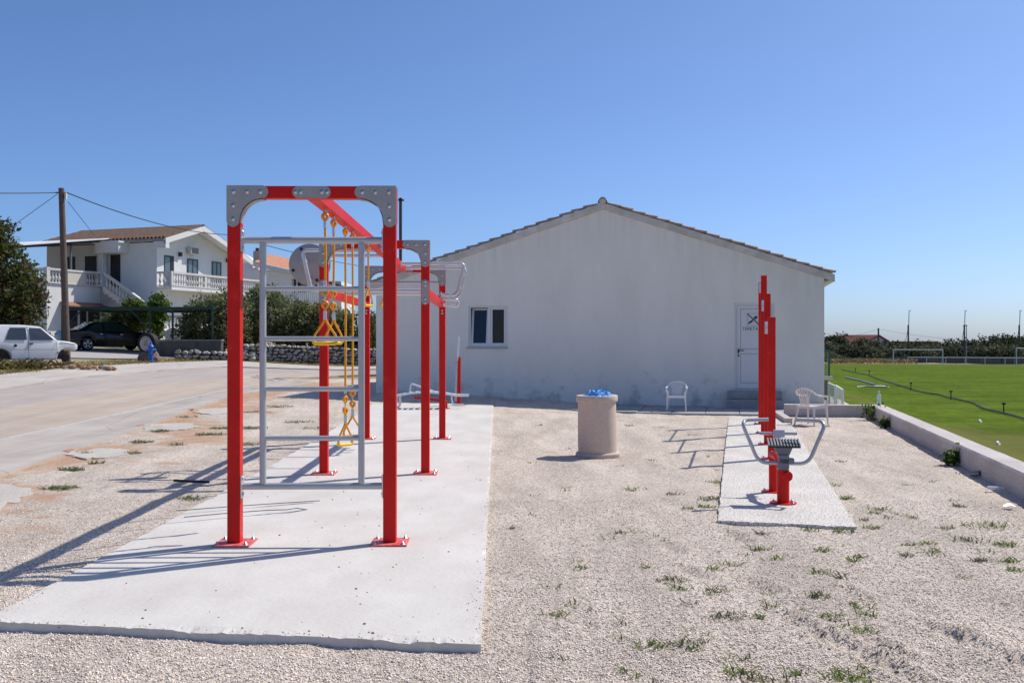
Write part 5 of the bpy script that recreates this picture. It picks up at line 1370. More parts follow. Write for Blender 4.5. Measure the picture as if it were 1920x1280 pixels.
hatch = dict(st=[(-1.72,.36,.80,.86,.62,.66,.58),(-1.68,.30,.88,1.20,.70,.71,.60),(-1.55,.27,.89,1.40,.71,.725,.63),(-.9,.25,.89,1.435,.72,.735,.66),(.0,.25,.89,1.435,.72,.735,.66),(.50,.25,.89,1.395,.72,.735,.64),(.56,.25,.89,1.36,.72,.735,.64),(1.03,.25,.885,.945,.72,.73,.68),(1.06,.26,.88,.915,.72,.725,.68),(1.36,.52,.85,.885,.71,.715,.66),(1.40,.54,.845,.88,.70,.71,.66),(1.64,.55,.79,.825,.69,.70,.64),(1.68,.58,.75,.785,.67,.68,.62)],
    arch=[-.78,1.36], ar=.345, az=.27, floor=.26, ub=(-1.5, 1.30, .60), glass=[[(-.64,.93),(-.50,1.34),(.00,1.345),(.03,.925)],[(.125,.92),(.105,1.34),(.48,1.325),(.90,.95),(.89,.92)]],
    lines=[[(.08,.30),(.075,.89),(.05,1.38)],[(.985,.34),(.985,.86)],[(-.4,.60),(.98,.60)],[(1.10,.85),(1.62,.785)]], gm=mat('dusty_glass', (.06,.07,.09), rough=.15, spec=.5), handles=[(.16,.80)], lr=.005,
    screens=[('windscreen', [(.575,.58,1.365),(.575,-.58,1.365),(1.02,-.64,.975),(1.02,.64,.975)])])
b = Vector((-17.0, 34.05, H(-17.0, 34.05)))
c1 = car('hatchback', 'old white hatchback standing without wheels in dry weeds at the left edge', (b.x, b.y, b.z-.04), R(42), hatch, CARW, wheels=False)
MB().lathe([(.05,0),(.05,.012),(0,.014)], 14, (-.33,-.748,.74), (0,-1,0)).build('fuel_cap', mat('cap_blue', (.02,.02,.06), rough=.5), c1, smooth=True)
MB().cbox((1.03,-.735,.50), (.06,.02,.035)).build('side_repeater', BLACK, c1)
for a in (-.78, 1.36): MB().lathe([(.05,-.1),(.13,-.1),(.13,.02),(.05,.04)], 16, (a,-.55,.30), (0,-1,0)).build('brake_drum', mat('rusty_iron', (.06,.035,.025), rough=.9), c1, smooth=True)
CARD = mat('dark_car_paint', (.006,.009,.013), rough=.2, coat=.4, spec=.5)
CHR = mat('chrome', (.7,.7,.72), rough=.15, metal=1)
sedan = dict(st=[(-2.36,.36,.70,.80,.70,.74,.60),(-2.30,.26,.86,.98,.80,.82,.68),(-1.75,.22,.93,1.05,.86,.87,.72),(-1.55,.21,.94,1.10,.87,.875,.70),(-.95,.20,.94,1.40,.88,.885,.61),(-.3,.20,.93,1.44,.88,.89,.62),(.30,.20,.92,1.40,.88,.89,.60),(1.0,.20,.90,1.00,.88,.88,.70),(1.2,.20,.88,.95,.88,.875,.74),(1.95,.22,.78,.84,.85,.85,.72),(2.25,.26,.66,.72,.80,.80,.68),(2.36,.36,.56,.62,.70,.72,.6)],
    arch=[-1.36,1.44], ar=.36, az=.31, floor=.2, wr=.315, glass=[[(-1.42,.96),(-.98,1.33),(-.62,1.385),(-.62,.955)],[(-.56,.955),(-.56,1.385),(.18,1.36),(.80,.99),(.78,.94)]], gm=mat('sedan_glass', (.03,.05,.05), rough=.04, spec=.9),
    lines=[[(-.6,.25),(-.6,.92)],[(.42,.25),(.42,.9)]], trim=.56, trimm=CHR, handles=[(-.75,.80),(.25,.79)], hm=CHR,
    lights=[('tail_light', (-2.27,.70,.79), (.16,.22,.17), mat('tail_red', (.35,.01,.02), rough=.2)), ('headlight', (2.24,.66,.62), (.16,.26,.12), mat('lamp_glass', (.7,.72,.74), rough=.1))],
    screens=[('rear_screen', [(-1.56,.62,1.10),(-1.56,-.62,1.10),(-.99,-.54,1.405),(-.99,.54,1.405)]), ('windscreen', [(.32,.55,1.415),(.32,-.55,1.415),(1.0,-.66,1.015),(1.0,.66,1.015)])])
b = tr_at(204, 49.6)
car('sedan', 'dark saloon car with alloy wheels parked in the shade before the house', (b.x, b.y, b.z-.05), R(44), sedan, CARD)

# ================================================================== HYDRANT, TYRE SIGN
b = gp(283, 677.5)
hy = thing('fire_hydrant', 'bright blue fire hydrant beside the tyre sign', 'hydrant', b, .3)
BLUE = mat('hydrant_blue', (.02,.14,.50), rough=.4, var=.1, scale=8)
MB().lathe([(.15,0),(.15,.03),(.095,.04),(.095,.30),(.12,.31),(.12,.34),(.09,.35),(.085,.56),(.125,.57),(.125,.62),(.09,.66),(.05,.70),(.05,.76),(.03,.79),(0,.79)], 18).build('barrel', BLUE, hy, smooth=True)
for ax in ((1,0,0), (-1,0,0)): MB().lathe([(.05,.07),(.05,.16),(.062,.165),(.062,.20),(0,.20)], 12, (0,0,.47), ax).build('outlet', mat('hydrant_cap', (.10,.30,.62), rough=.4), hy, smooth=True)
MB().lathe([(.045,.06),(.05,.17),(0,.17)], 12, (0,0,.47), (0,-1,0)).build('outlet', BLUE, hy, smooth=True)
b = gp(270, 676); b.y += .5; b.z = H(b.x, b.y)
ty = thing('tyre_sign', 'big black tyre with a round lettered board in its hub, set on a stone', 'sign', b, -.35)
TYR = mat('old_tyre', (.014,.014,.015), rough=.75, var=.2, scale=30)
cz = .70
prof = [(.24,-.12),(.30,-.17),(.39,-.17),(.44,-.13),(.44,.13),(.39,.17),(.30,.17),(.24,.12)]
MB().lathe(prof+[prof[0]], 40, (0,0,cz), (0,1,0)).build('tyre', TYR, ty, smooth=True)
for k in range(24):
    a = 2*math.pi*k/24; MB().cbox((.443*math.cos(a), 0, cz+.443*math.sin(a)), (.02,.22,.05), Matrix.Rotation(-a, 3, 'Y')).build('tread_block', TYR, ty)
bd = MB().lathe([(0,0),(.30,0),(.30,.012),(0,.012)], 36, (0,-.16,cz), (0,-1,0)).build('board', mat('sign_board', (.56,.50,.47), rough=.7, var=.05, scale=8), ty, smooth=True)
SB = mat('sign_letter', (.05,.04,.05), rough=.8); SBB = mat('sign_blue', (.05,.25,.5), rough=.8)
for z, w_, h in ((.05,.20,.035),(-.015,.24,.03),(-.08,.26,.035),(.12,.12,.02)):
    n = int(w_/.03)
    for k in range(n):
        if (k*7+int(z*100))%5 == 4: continue
        MB().box(-w_/2+k*w_/n, -w_/2+(k+.72)*w_/n, -.176, -.1725, cz+z-h/2, cz+z+h/2).build('letter_stroke', SB, bd)
MB().prism([(0.03,.10),(.09,.10),(.07,.22)], (0,-.176,cz), (1,0,0), (0,0,1), (0,1,0), .003).build('blue_arrow', SBB, bd)
for k in range(9):
    a = R(40+k*12.5); MB().cbox((.245*math.cos(a), -.174, cz+.245*math.sin(a)), (.022,.003,.035), Matrix.Rotation(-(a-math.pi/2), 3, 'Y')).build('letter_stroke', SB, bd)
bm = bmesh.new(); bmesh.ops.create_icosphere(bm, subdivisions=2, radius=.5)
for v in bm.verts: v.co *= 1+.25*noise.noise(v.co*3); v.co.x *= .95; v.co.y *= .6; v.co.z *= .62
me = bpy.data.meshes.new('stone'); bm.to_mesh(me); bm.free(); me.materials.append(mat('red_grey_stone', (.20,.13,.11), rough=.95, var=.25, scale=4, bump=.02, bscale=7))
o = put('stone', me, None, (b.x+.05, b.y, b.z+.10), (0,0,.3)); tag(o, 'rounded reddish boulder carrying the tyre sign', 'stone')
# ================================================================== THE PITCH AND BEYOND
def ff(px, y): return Vector(((px-960)/F*y, y, FIELD_Z))
WM = mat('white_metal', (.75,.75,.73), rough=.5)
def goal(label, pl, pr, h, back=1.6):
    t = thing('football_goal', label, 'goal', pl, 0, 'goals on the pitch'); r_ = pr-pl; d = Vector((r_.y, -r_.x, 0)).normalized()*-1
    if d.y < 0: d = -d
    for p in (Vector(), r_): MB().tube([tuple(p), tuple(p+Vector((0,0,h)))], .06, 8).build('post', WM, t, smooth=True)
    MB().tube([(0,0,h), tuple(r_+Vector((0,0,h)))], .06, 8).build('crossbar', WM, t, smooth=True)
    NETM = mat('net_cord', (.55,.56,.55), rough=.8)
    for p in (Vector(), r_): MB().tube([tuple(p+Vector((0,0,h))), tuple(p+d*.8+Vector((0,0,h))), tuple(p+d*back)], .02, 5).build('net_stay', NETM, t)
    mb = MB()
    for k in range(13):
        p = r_*(k/12); mb.tube([tuple(p+d*.8+Vector((0,0,h))), tuple(p+d*back)], .004, 4)
    for k in range(6):
        q = d*(.8+(back-.8)*k/6)+Vector((0,0,h*(1-k/6))); mb.tube([tuple(q), tuple(r_+q)], .004, 4)
    tag(mb.build('net', NETM, t), kind='stuff')
goal('white football goal on the far side of the pitch', ff(1675, 142), ff(1768, 140), 2.12)
goal('white football goal cut off by the right edge of the picture', ff(1906, 132), ff(2010, 130), 2.4)
# low rail in front of the far wall
rl = thing('pitch_rail', 'long thin white rail in front of the far wall', 'rail', (0,0,0), 0)
a, b_ = ff(1702, 146), ff(2000, 138)
MB().tube([tuple(a+Vector((0,0,.98))), tuple(b_+Vector((0,0,.98)))], .045, 6).build('rail', WM, rl)
for k in range(9): p = a.lerp(b_, k/8); MB().tube([tuple(p), tuple(p+Vector((0,0,.96)))], .035, 6).build('rail_post', WM, rl)
# far boundary wall: dark block base
fw = thing('boundary_wall', 'long low grey wall at the far end of the pitch', 'wall', (0,0,0), 0)
a, b_ = ff(1552, 160), ff(2060, 143); mw = mat('far_wall', (.11,.105,.11), rough=.95, var=.25, scale=.6)
n = 12
for k in range(n):
    p = a.lerp(b_, k/n+.001); q = a.lerp(b_, (k+1)/n-.001); h = .45 if k < 3 else .95
    MB().beam((p.x,p.y,FIELD_Z+h/2), (q.x,q.y,FIELD_Z+h/2), .3, h).build('wall_section', mw, fw)
# masts
MAST = mat('mast_steel', (.25,.25,.28), rough=.6); MASTD = mat('mast_wood', (.07,.06,.06), rough=.9)
for px, lab in ((1703, 'tall net mast left of the pitch goal, with a stay'), (1808, 'tall net mast in the middle of the far side, beside the lamp'), (1911, 'tall net mast at the right edge of the picture')):
    y = 156; p = ff(px, y); top = at(px+2, 582, y).z
    t = thing('net_mast', lab, 'mast', p, 0, 'net masts along the far side')
    MB().tube([(0,0,0),(0,0,(top-FIELD_Z)*.72)], .13, 8).build('lower_mast', MASTD, t, smooth=True); MB().tube([(.06,0,(top-FIELD_Z)*.70),(.14,0,top-FIELD_Z)], .06, 8).build('upper_mast', MAST, t, smooth=True)
    MB().tube([(.10,0,top-FIELD_Z),(.45,0,top-FIELD_Z)], .05, 6).build('arm', MAST, t)
    MB().tube([(-1.0,0,.2),(0,0,(top-FIELD_Z)*.68)], .035, 5).build('stay', MASTD, t)
y = 150; p = ff(1812, y); t = thing('lamp_post', 'grey lamp post beside the middle net mast', 'lamp post', p, 0); h = at(1812, 610, y).z-FIELD_Z
MB().tube([(0,0,0),(0,0,h)], [.09,.06], 8).build('pole', MAST, t, smooth=True); MB().cbox((-.18,0,h), (.55,.3,.16)).build('lamp_head', MASTD, t, bevel=.03)
p = ff(1647, 186); t = thing('utility_pole', 'distant utility pole in front of the red-roofed house', 'utility pole', p, 0); h = at(1647, 615, 186).z-FIELD_Z
MB().tube([(0,0,0),(0,0,h)], .16, 8).build('pole', MASTD, t, smooth=True)
for i, (a, b_) in enumerate(((at(1500, 630, 186), at(1647, 617, 186)), (at(1647, 617, 186), at(1960, 640, 190)))):
    pts = [];
    for k in range(17): q = a.lerp(b_, k/16); q.z -= .9*4*(k/16)*(1-k/16); pts.append(q)
    tag(MB().tube(pts, .022, 4).build('overhead_wire', WIRE), ('faint wire running left from the distant pole', 'faint wire running right from the distant pole')[i], 'wire')
# distant houses
def far_house(label, px0, px1, yb, ye, pxa, ya, Y, wm, rm, win):
    t = thing('distant_house', label, 'house', (0,0,0), 0); a = at(px0, yb, Y); b = at(px1, ye, Y); ap = at(pxa, ya, Y)
    MB().prism([(a.x, FIELD_Z), (b.x, FIELD_Z), (b.x, b.z), (ap.x, ap.z), (a.x, b.z)], (0,Y,0), (1,0,0), (0,0,1), (.0,1,0), 9).build('wall', wm, t)
    off = Vector((-6.2, 9.5, 0))
    for q in (a, b):
        e = Vector((q.x+(q.x-ap.x)*.12, Y-.4, b.z-(ap.z-b.z)*.12)); r_ = Vector((ap.x, Y-.4, ap.z+.12))
        MB().add([e, r_, r_+off, e+off]+[v-Vector((0,0,.25)) for v in (e, r_, r_+off, e+off)], [(0,1,2,3),(4,5,6,7),(0,1,5,4),(1,2,6,5),(2,3,7,6),(3,0,4,7)]).build('roof', rm, t)
    if win: q0 = at(win[0], win[2], Y); q1 = at(win[1], win[3], Y); MB().box(q0.x, q1.x, Y-.06, Y-.005, q0.z, q1.z).build('window', DKW, t)
    return t
far_house('distant pale house with dark red roof above the tree line', 1622, 1668, 652, 640, 1648, 628.5, 205, mat('bluish_render', (.36,.40,.44), rough=.9), mat('dark_red_roof', (.17,.04,.035), rough=.85), (1655, 1661, 645, 639))
far_house('distant house showing only its orange roof between trees', 1757, 1772, 656, 648, 1757, 640.5, 215, HWs, mat('orange_roof_far', (.45,.17,.10), rough=.85), None)
# tree line
g = np.random.default_rng(77)
LEAF_FAR = leaf_mat('leaf_far', (.066,.074,.040), (.19,.19,.105)); LEAF_FARD = leaf_mat('leaf_far_dark', (.034,.046,.021), (.115,.13,.058))
def ftree(px, y, top, wpx, m, lab, seed, n=1500, cat='tree', flat=1.0):
    x = (px-960)/F*y; h = at(px, top, y).z-FIELD_Z; rx = wpx/2/F*y
    bl = [(0,0,h*.56,rx*.9,rx*.8,h*.44),(rx*.45,0,h*.42,rx*.65,rx*.6,h*.40),(-rx*.45,.2,h*.46,rx*.65,rx*.6,h*.42),(rx*.1,-.3,h*.24,rx*.85,rx*.6,h*.27)]
    tree('tree', lab, cat, (x, y, FIELD_Z-.1), bl, int(n*1.6), .24, m, seed, .40, .16, 'trees beyond the pitch', limbs=3)
spec = [(1567,176,624,46,1,'dark round-headed tree beside the clubhouse corner, beyond the pitch'),(1552,168,641,40,0,'grey-green tree at the clubhouse edge, beyond the pitch'),(1590,165,644,40,0,'olive tree above the distant white car'),
        (1617,172,638,36,1,'low dark tree left of the red-roofed house'),(1622,163,646,40,0,'olive tree below the red roof of the distant house'),(1655,165,651,34,0,'olive tree before the window wall of the distant house'),(1684,172,637,38,1,'dark tree right of the red-roofed house'),
        (1692,162,647,42,0,'olive tree behind the left end of the goal'),(1722,170,637,46,1,'dark tree right of the left net mast'),(1728,161,650,40,0,'olive tree behind the middle of the goal'),(1752,166,649,36,0,'olive tree before the orange roof'),
        (1779,170,640,34,0,'thin tree right of the orange roof'),(1790,160,650,42,0,'olive tree behind the right goal post'),(1802,168,636,36,1,'dark spiky tree behind the middle mast'),(1826,168,638,30,1,'small dark tree right of the lamp post'),
        (1822,160,650,46,0,'olive tree below the lamp post'),(1856,170,629,56,1,'large dark tree crown left of the highest tree'),(1884,172,624,54,1,'highest dark tree near the right edge'),(1908,174,629,40,1,'dark tree beside the right net mast'),
        (1862,158,648,48,0,'grey-green bush before the largest dark tree'),(1896,158,649,44,0,'grey-green bush left of the cut-off goal'),(1935,165,634,50,1,'dark tree behind the cut-off goal'),(1640,178,640,40,1,'dark tree in front of the red-roofed house'),(1745,178,642,36,1,'dark tree left of the orange roof')]
for i, (px, y, top, wd, k, lab) in enumerate(spec): ftree(px, y, top, wd, (LEAF_FAR, LEAF_FARD)[k], lab, 200+i, 2000 if k else 1500)
# continuous low undergrowth behind the far wall
pts = []
for k in range(9000):
    px = 1545+g.random()*420; y = 160+g.random()*12; h = .2+1.9*g.random()*(.6+.4*math.sin(px*.05)); pts.append(((px-960)/F*y, y, FIELD_Z+h))
o = put('undergrowth', leaf_mesh('undergrowth', np.array(pts), .26, LEAF_FAR, g)); tag(o, 'low grey-green scrub behind the far wall of the pitch', 'scrub', kind='stuff')
pts = []
for k in range(1700):
    px = 1550+g.random()*170; y = 150+g.random()*8; pts.append(((px-960)/F*y, y, FIELD_Z+.6*g.random()))
o = put('dry_grass', leaf_mesh('dry_grass', np.array(pts), .22, leaf_mat('dry_blades', (.20,.14,.07), (.36,.27,.15)), g)); tag(o, 'dry reddish grass along the far edge of the pitch', 'dry grass', kind='stuff')
# far hill
vs = []; fs = []; n = 40
for i in range(n+1):
    t = i/n; x = 420+ (t-.5)*520; h = 13*math.exp(-((t-.52)/.12)**2)*(1+.1*noise.noise((t*9,0,0)))
    vs += [(x, 880-40, -20), (x, 900, h-14), (x, 960, -20)]
for i in range(n): fs += [(3*i, 3*i+3, 3*i+4, 3*i+1), (3*i+1, 3*i+4, 3*i+5, 3*i+2)]
tag(MB().add(vs, fs).build('hill', mat('hill_green', (.10,.13,.14), rough=1, var=.2, scale=.05)), kind='structure')
# distant white car
p = ff(1598, 166)
fsp = dict(hatch); car('distant_car', 'small white car parked at the far left of the pitch', (p.x, p.y, FIELD_Z+.12), R(100), fsp, CARW, wheels=False)

# ---- irrigation pipe across the grass
PIPE = mat('dark_hose', (.03,.035,.04), rough=.5); PIPL = mat('aluminium_pipe', (.45,.47,.48), rough=.4, metal=.5)
pp = thing('irrigation_pipe', 'long dark irrigation pipe with sprinkler risers lying across the grass', 'pipe', (0,0,0), 0)
px_ = [(1577,693),(1600,698.5),(1628,703.5),(1650,713),(1668,718),(1700,727.5),(1718,734),(1745,739.5),(1762,741.5),(1775,746),(1800,751.5),(1826,757),(1838,764),(1850,770),(1882,776.5),(1920,787),(1980,804)]
pts = [fp(*p)+Vector((0,0,.07)) for p in px_]
MB().tube(fillet(pts, 1.2, 3), .04, 8).build('hose', PIPE, pp, smooth=True)
for px, py in ((1604,699),(1630,704),(1708,731),(1783,749),(1882,776)):
    q = fp(px, py); MB().tube([tuple(q), tuple(q+Vector((0,0,.42)))], .03, 6).build('riser', PIPE, pp); MB().cbox(tuple(q+Vector((0,0,.46))), (.14,.08,.09)).build('sprinkler_head', PIPE, pp)
q = [fp(*p)+Vector((0,0,.06)) for p in ((1584,708),(1612,714),(1640,722))]
tag(MB().tube(q, .06, 8).build('aluminium_pipe', PIPL, None, smooth=True), 'pale metal pipe lying left of the irrigation pipe', 'pipe')
q = [fp(*p)+Vector((0,0,.05)) for p in ((1606,727),(1622,725.5),(1664,727))]
tag(MB().tube(q, .05, 8).build('aluminium_pipe', PIPL, None, smooth=True), 'short pale pipe ending at the heap on the grass', 'pipe')
q = fp(1648, 725); g2 = np.random.default_rng(4); vs = []; 
hp = thing('tarpaulin_heap', 'small pale heap of sheeting beside the pipes on the grass', 'sheeting', q, 0); vs = []; fs = []
for j in range(6):
    for i in range(16): a = i/16*6.283; r_ = (.06+.085*j); vs.append((r_*math.cos(a)*1.6, r_*math.sin(a)*1.1, max(.01, .10-.02*j+.1*noise.noise((math.cos(a)*2, math.sin(a)*2, j))))) 
for j in range(5):
    for i in range(16): fs.append((j*16+i, j*16+(i+1)%16, j*16+16+(i+1)%16, j*16+16+i))
fs.append(tuple(range(16))); MB().add(vs, fs).build('sheet', mat('dull_sheet', (.45,.45,.44), rough=.7, var=.3, scale=6), hp)
# litter on the grass
for px, py, lab in ((1835,791,'white scrap of paper on the grass above the low wall'),(1868,833,'white crumpled cup lying on the near grass')):
    q = fp(px, py); o = MB().lathe([(.05,0),(.11,.05),(.14,.16),(.10,.22),(0,.2)], 9).build('litter', WHITEP, None, smooth=True); o.location = q; o.rotation_euler = (1.2,.3,.5); o.scale = (.75,.65,.5); tag(o, lab, 'litter')

# ---- beside the clubhouse: green railing and framed panes
GR = mat('green_rail', (.015,.09,.06), rough=.5)
y = 27.6; p = at(1550, 705, y); t = thing('railing', 'dark green mesh railing on a concrete stub at the clubhouse corner', 'railing', (p.x, y, p.z), 0)
zt = at(1550, 656, y).z-p.z
for x in (-.11, .06): MB().box(x-.025, x+.025, -.025, .025, 0, zt).build('post', GR, t)
MB().box(-.3, .06, -.02, .02, zt-.04, zt).build('top_rail', GR, t)
for k in range(9): MB().box(-.28+k*.04, -.272+k*.04, -.006, .006, 0, zt-.04).build('bar', GR, t)
MB().box(-.35, .14, -.12, .12, -.10, 0).build('cap_stone', M_WALLC, t); MB().box(-.32, .0, -.09, .09, -2.0, -.10).build('stub', mat('brown_stub', (.14,.115,.09), rough=.9, var=.2, scale=4), t)
GLP = mat('greenish_pane', (.30,.48,.42), rough=.12, alpha=.55)
for (x0, x1, yt0, yt1, yb, lab) in ((1554, 1566, 718, 724, 760, 'left of two white framed glass panels standing behind the low wall'), (1568, 1580, 723, 731, 760, 'right of two white framed glass panels standing behind the low wall')):
    Y0, Y1 = 24.6, 24.0; a = at(x0, yt0, Y0); b = at(x1, yt1, Y1); t = thing('glazed_panel', lab, 'glass panel', (a.x, a.y, 0), 0, 'glazed panels by the wall')
    d = b-a; zb = FIELD_Z+.5
    MB().tube([(0,0,zb), (0,0,a.z), (d.x,d.y,b.z), (d.x,d.y,zb)], .03, 8).build('frame', WM, t)
    MB().add([(0,.0,zb),(d.x,d.y,zb),(d.x,d.y,b.z-.03),(0,0,a.z-.03)], [(0,1,2,3)]).build('pane', GLP, t)
# ================================================================== SMALL THINGS
# bottle on the wall
bt = thing('water_bottle', 'clear plastic water bottle standing on the corner of the low wall', 'bottle', (WP.x+WD.x*11.75+WN.x*.18, WP.y+WD.y*11.75+WN.y*.18, .256), 0)
BOT = mat('clear_plastic', (.80,.84,.86), rough=.12, alpha=.6)
MB().lathe([(.04,0),(.044,.01),(.044,.09),(.040,.10),(.044,.11),(.044,.20),(.03,.255),(.014,.28),(.014,.30)], 16).build('body', BOT, bt, smooth=True)
MB().lathe([(.016,.30),(.016,.322),(0,.322)], 12).build('cap', mat('bottle_cap', (.75,.8,.85), rough=.5), bt, smooth=True)
MB().lathe([(.0445,.115),(.0445,.16),(.0440,.16)], 16).build('label_band', mat('bottle_label', (.55,.75,.80), rough=.5), bt, smooth=True)
# weeds along the wall
for i, (px, py, s, lab) in enumerate(((1648,785,.36,'leafy weed at the inner corner of the low wall'),(1667,800,.2,'small dark weed beside the wall corner'),(1790,868,.22,'sprawling weed halfway along the foot of the low wall'))):
    g = np.random.default_rng(60+i); y = CAMZ*F/(py-642); x = (px-960)/F*y
    d = wall_d(x, y); q = Vector((x, y))-WN*(d+.07)
    t = thing('wall_weed', lab, 'weed', (q.x, q.y, -.03), 0, 'weeds along the low wall')
    pts = g.normal(size=(150,3))*[s*.35, s*.22, s*.3]+[0,0,s*.45]; pts = pts[pts[:,2] > .01]
    put('leaves', leaf_mesh('leaves', pts, .05, LEAF_GR if i != 1 else LEAF_DK, g, 1.5), t)
    mb = MB()
    for k in range(7): a = g.random()*6.28; mb.tube([(0,0,0),(s*.2*math.cos(a),s*.15*math.sin(a),s*.4),(s*.4*math.cos(a),s*.25*math.sin(a),s*(.5+.4*g.random()))], .004, 5)
    mb.build('stem', BARK, t)
# litter by the wall
q = WP+WD*(.6)-WN*.22
o = MB().lathe([(.02,0),(.033,.01),(.033,.17),(.02,.22),(.012,.24)], 12).build('crushed_bottle', BOT, None, smooth=True); o.location = (q.x, q.y, .01); o.rotation_euler = (R(90), 0, R(70)); o.scale = (.8,.6,.75); tag(o, 'crushed clear bottle lying in the shadow of the low wall', 'bottle')
y = CAMZ*F/(949-642); o = MB().add([(-.07,0,0),(0,-.04,.015),(.07,0,.0),(.02,.05,.03),(-.04,.04,.02)], [(0,1,2),(0,2,3),(0,3,4)]).build('paper_scrap', WHITEP); o.location = ((1893-960)/F*y, y, .0); tag(o, 'small white paper scrap on the gravel near the right edge', 'litter')
y = CAMZ*F/(890-642); q = WP+WD*(1.9)-WN*.1; o = MB().lathe([(.03,0),(.035,.05),(.035,.11),(.03,.12),(0,.12)], 12).build('tin_can', mat('dull_can', (.25,.24,.24), rough=.4, metal=.6), None, smooth=True); o.location = (q.x, q.y, .0); o.rotation_euler = (R(80),0,.6); tag(o, 'dented dark can at the foot of the low wall', 'can')
# dark piece of pipe lying on the gravel left of the pad
a = gp(326, 902); b_ = gp(392, 905); o = MB().tube([tuple(a+Vector((0,0,.01))), tuple(b_+Vector((0,0,.01)))], .015, 8).build('pipe_offcut', BLACK, None, smooth=True); tag(o, 'black pipe offcut on the gravel beside the long pad', 'pipe')
# reinforcing wires on the pad
for i, pl in enumerate(([(330,1002),(400,993),(470,984),(540,977),(598,940)], [(345,970),(420,963),(500,957),(536,956),(556,953),(576,956)])):
    if i == 0: pl = [(330,958),(420,951),(520,944),(600,939)]
    pts = [gp(*p)+Vector((0,0,.006)) for p in pl]
    tag(MB().tube(pts, .0035, 5).build('loose_wire', WIRE), ('straight thin wire lying across the long pad', 'hooked thin wire lying across the long pad')[i], 'wire')
# red paint marks on the footpath
MRK = mat('red_marking', (.48,.20,.16), rough=.9)
for i, pl in enumerate((((118,846),(132,842),(140,843),(128,848)), ((256,798),(270,796),(271,797.5),(258,799.5)), ((352,767.5),(364,766),(365,767),(354,768.6)))):
    vs = [gp(*p)+Vector((0,0,.0135)) for p in pl]; o = MB().add(vs+[v-Vector((0,0,.004)) for v in vs], [(0,1,2,3),(0,4,5,1),(1,5,6,2),(2,6,7,3),(3,7,4,0)]).build('paint_mark', MRK); tag(o, kind='structure')

# ---- weeds in the gravel (ground cover): low rosettes and tufts
def tufts(name, spots, m, seed, label, hgt=1.0):
    g = np.random.default_rng(seed); V = []; n = 0
    for (x, y, r_, k) in spots:
        z = (gravel_z(x, y) if y < 26 and x > sn_x(y) else H(x, y)-.05)
        for _ in range(int(k)):
            a = g.random()*6.283; rr = r_*g.random()**.6; bx = x+rr*math.cos(a)*1.35; by = y+rr*math.sin(a); L_ = (.018+.036*g.random())*hgt; wd = (.003+.0035*g.random())*(1+.25*(hgt-1))
            da = g.random()*6.283; dx, dy = math.cos(da), math.sin(da); up = .35+.9*g.random()
            p0 = (bx-dy*wd, by+dx*wd, z); p1 = (bx+dy*wd, by-dx*wd, z); p2 = (bx+dx*L_*.7+dy*wd*.6, by+dy*L_*.7-dx*wd*.6, z+L_*up*.6); p3 = (bx+dx*L_*1.1, by+dy*L_*1.1, z+L_*up*.75)
            V.append((p0, p1, p2, p3))
    V = np.array(V).reshape(-1,3); n = len(V)//4
    me = bpy.data.meshes.new(name); me.vertices.add(4*n); me.vertices.foreach_set('co', V.ravel().astype(np.float32)); me.loops.add(4*n); me.loops.foreach_set('vertex_index', np.arange(4*n, dtype=np.int32))
    me.polygons.add(n); me.polygons.foreach_set('loop_start', np.arange(0, 4*n, 4, dtype=np.int32)); me.update(calc_edges=True); me.materials.append(m)
    return tag(put(name, me), label, 'weeds', kind='stuff')
def gp0(px, py): y = CAMZ*F/(py-642); return ((px-960)/F*y, y)
seen = [(1258,1083,.14,120),(1280,1098,.10,70),(1212,1056,.05,30),(1345,1103,.10,70),(1338,1060,.08,50),(1372,1052,.10,60),(1363,1147,.16,150),(1426,1151,.03,40),(1223,1203,.13,110),(1290,1200,.13,95),(1041,1142,.10,60),(960,985,.05,40),(1163,995,.07,45),
        (1090,1056,.06,40),(1385,1245,.1,90),(1423,1262,.20,150),(1590,1261,.17,170),(1490,1250,.08,50),(1400,1225,.05,30),(1605,1175,.16,180),(1555,1152,.14,120),(1535,1115,.10,110),(1588,930,.10,130),(1635,982,.10,120),(1620,968,.06,40),(1712,964,.07,60),
        (1650,950,.14,90),(1800,945,.10,90),(1858,982,.30,260),(1885,1015,.12,160),(1820,1008,.2,130),(1740,1012,.10,80),(1702,1014,.07,60),(1840,1045,.10,110),(1890,1045,.10,100),(1900,1062,.08,60),(1700,1035,.08,70),(1750,1030,.1,60),(1545,1025,.09,80),(1610,1036,.08,60),(1600,1043,.06,60),
        (1540,1068,.10,90),(1575,1075,.07,60),(1580,992,.14,110),(1515,990,.12,80),(1430,994,.07,60),(1425,1022,.12,100),(1450,1042,.10,50),(1445,1105,.14,110),(1610,1130,.12,60),(1625,1145,.08,50),(1335,930,.20,260),(1345,900,.16,260),(1325,945,.12,120),(1265,922,.12,80),(1290,948,.10,70),(1190,912,.2,80),
        (1538,785,.2,80),(1550,797,.1,70),(1495,833,.1,60),(1575,862,.10,60),(1560,905,.14,70),(1640,955,.1,60),(1180,797,.14,60),(1300,812,.2,60),(1010,800,.15,40),(940,760,.3,60),(1220,860,.15,40),(1240,800,.2,60),(1700,905,.08,30),(1770,985,.1,60)]
spots = []
for px, py, r_, k in seen:
    x, y = gp0(px, py); spots.append((x, y, r_*.62, k*.5))
gr = random.Random(8)
for _ in range(55):
    px = gr.uniform(980, 1900); py = gr.uniform(800, 1270); x, y = gp0(px, py)
    if in_poly(Vector((x, y)), SLAB_R) or wall_d(x, y) > -.1: continue
    spots.append((x, y, .05, 9))
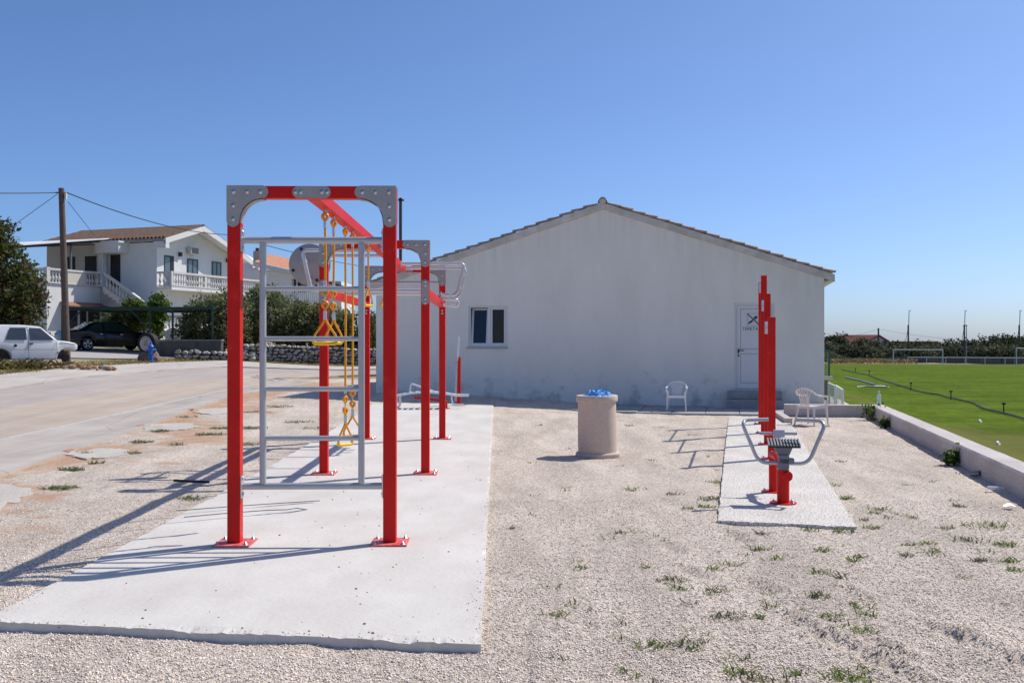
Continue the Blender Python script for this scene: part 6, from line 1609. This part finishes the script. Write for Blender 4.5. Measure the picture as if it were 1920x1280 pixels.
tufts('gravel_weeds', [s for i, s in enumerate(spots) if i%3], leaf_mat('weed_bright', (.07,.11,.02), (.23,.30,.06), .35), 5, 'scattered green weeds growing through the gravel')
tufts('dry_weeds', [s for i, s in enumerate(spots) if not i%3], leaf_mat('weed_dull', (.06,.07,.03), (.19,.20,.09)), 6, 'dull half-dry weeds scattered through the gravel')
left = [(300,806,.2,120),(265,826,.25,150),(135,878,.2,190),(115,910,.3,220),(160,846,.15,80),(250,846,.15,90),(395,812,.35,200),(425,800,.4,260),(470,800,.4,240),(460,830,.3,120),(520,760,.5,150),(560,790,.4,120),(480,770,.4,120),(360,930,.2,100),(600,800,.5,120),(350,780,.3,90),(540,745,.5,100),(180,866,.12,60),(330,832,.2,50)]
spots = []
for px, py, r_, k in left: p = gp(px, py); spots.append((p.x, p.y, r_*.6, k*1.2))
tufts('yard_edge_weeds', spots, leaf_mat('weed_green', (.05,.08,.02), (.16,.20,.06)), 7, 'patches of weeds along the soil strip left of the pad', 1.2)
# dry verge behind the far footpath: tall dry grass and debris round the car
g = np.random.default_rng(15); spots = []
fsl = resample(FS, 200)
for p in fsl:
    for _ in range(9):
        off = 4.5*g.random()**1.8; q = p+Vector((-.35, .94))*(.15+off)
        if q.y > 24 and q.x > -30 and q.x < -6: spots.append((q.x, q.y, .35, 22))
tufts('verge_grass', spots, leaf_mat('verge_dry', (.16,.125,.05), (.36,.30,.13)), 8, 'dry yellow grass on the verge behind the far footpath', 2.6)
spots = []
for _ in range(170):
    x = g.uniform(-19.5, -15.4); y = 33.6+(x+16.5)*.75+g.uniform(-1.0, -.1); spots.append((x, y, .2, 13))
tufts('tall_weeds', spots, leaf_mat('verge_mixed', (.06,.06,.025), (.24,.20,.09)), 9, 'tall mixed weeds round the wheelless white car', 8.5)
# heap of rust-red earth and stones by the pole
pts = []
me = pebbles if False else None
mb = MB(); gg = random.Random(3)
rb = thing('earth_heap', 'small heap of reddish earth and stones at the foot of the wooden pole', 'heap', tr_at(150, 33.4), 0)
for k in range(36):
    a = gg.random()*6.283; r_ = gg.random()**.6; s = gg.uniform(.05,.14)
    m1 = MB(); m1.ell((r_*1.3*math.cos(a), r_*.6*math.sin(a), .12*(1-r_)+s*.3), (s, s*.8, s*.6), 7, 5); m1.build('clod', mat('red_earth', (.34,.19,.11), rough=1, var=.3, scale=6) if k%3 else M_STONE, rb)
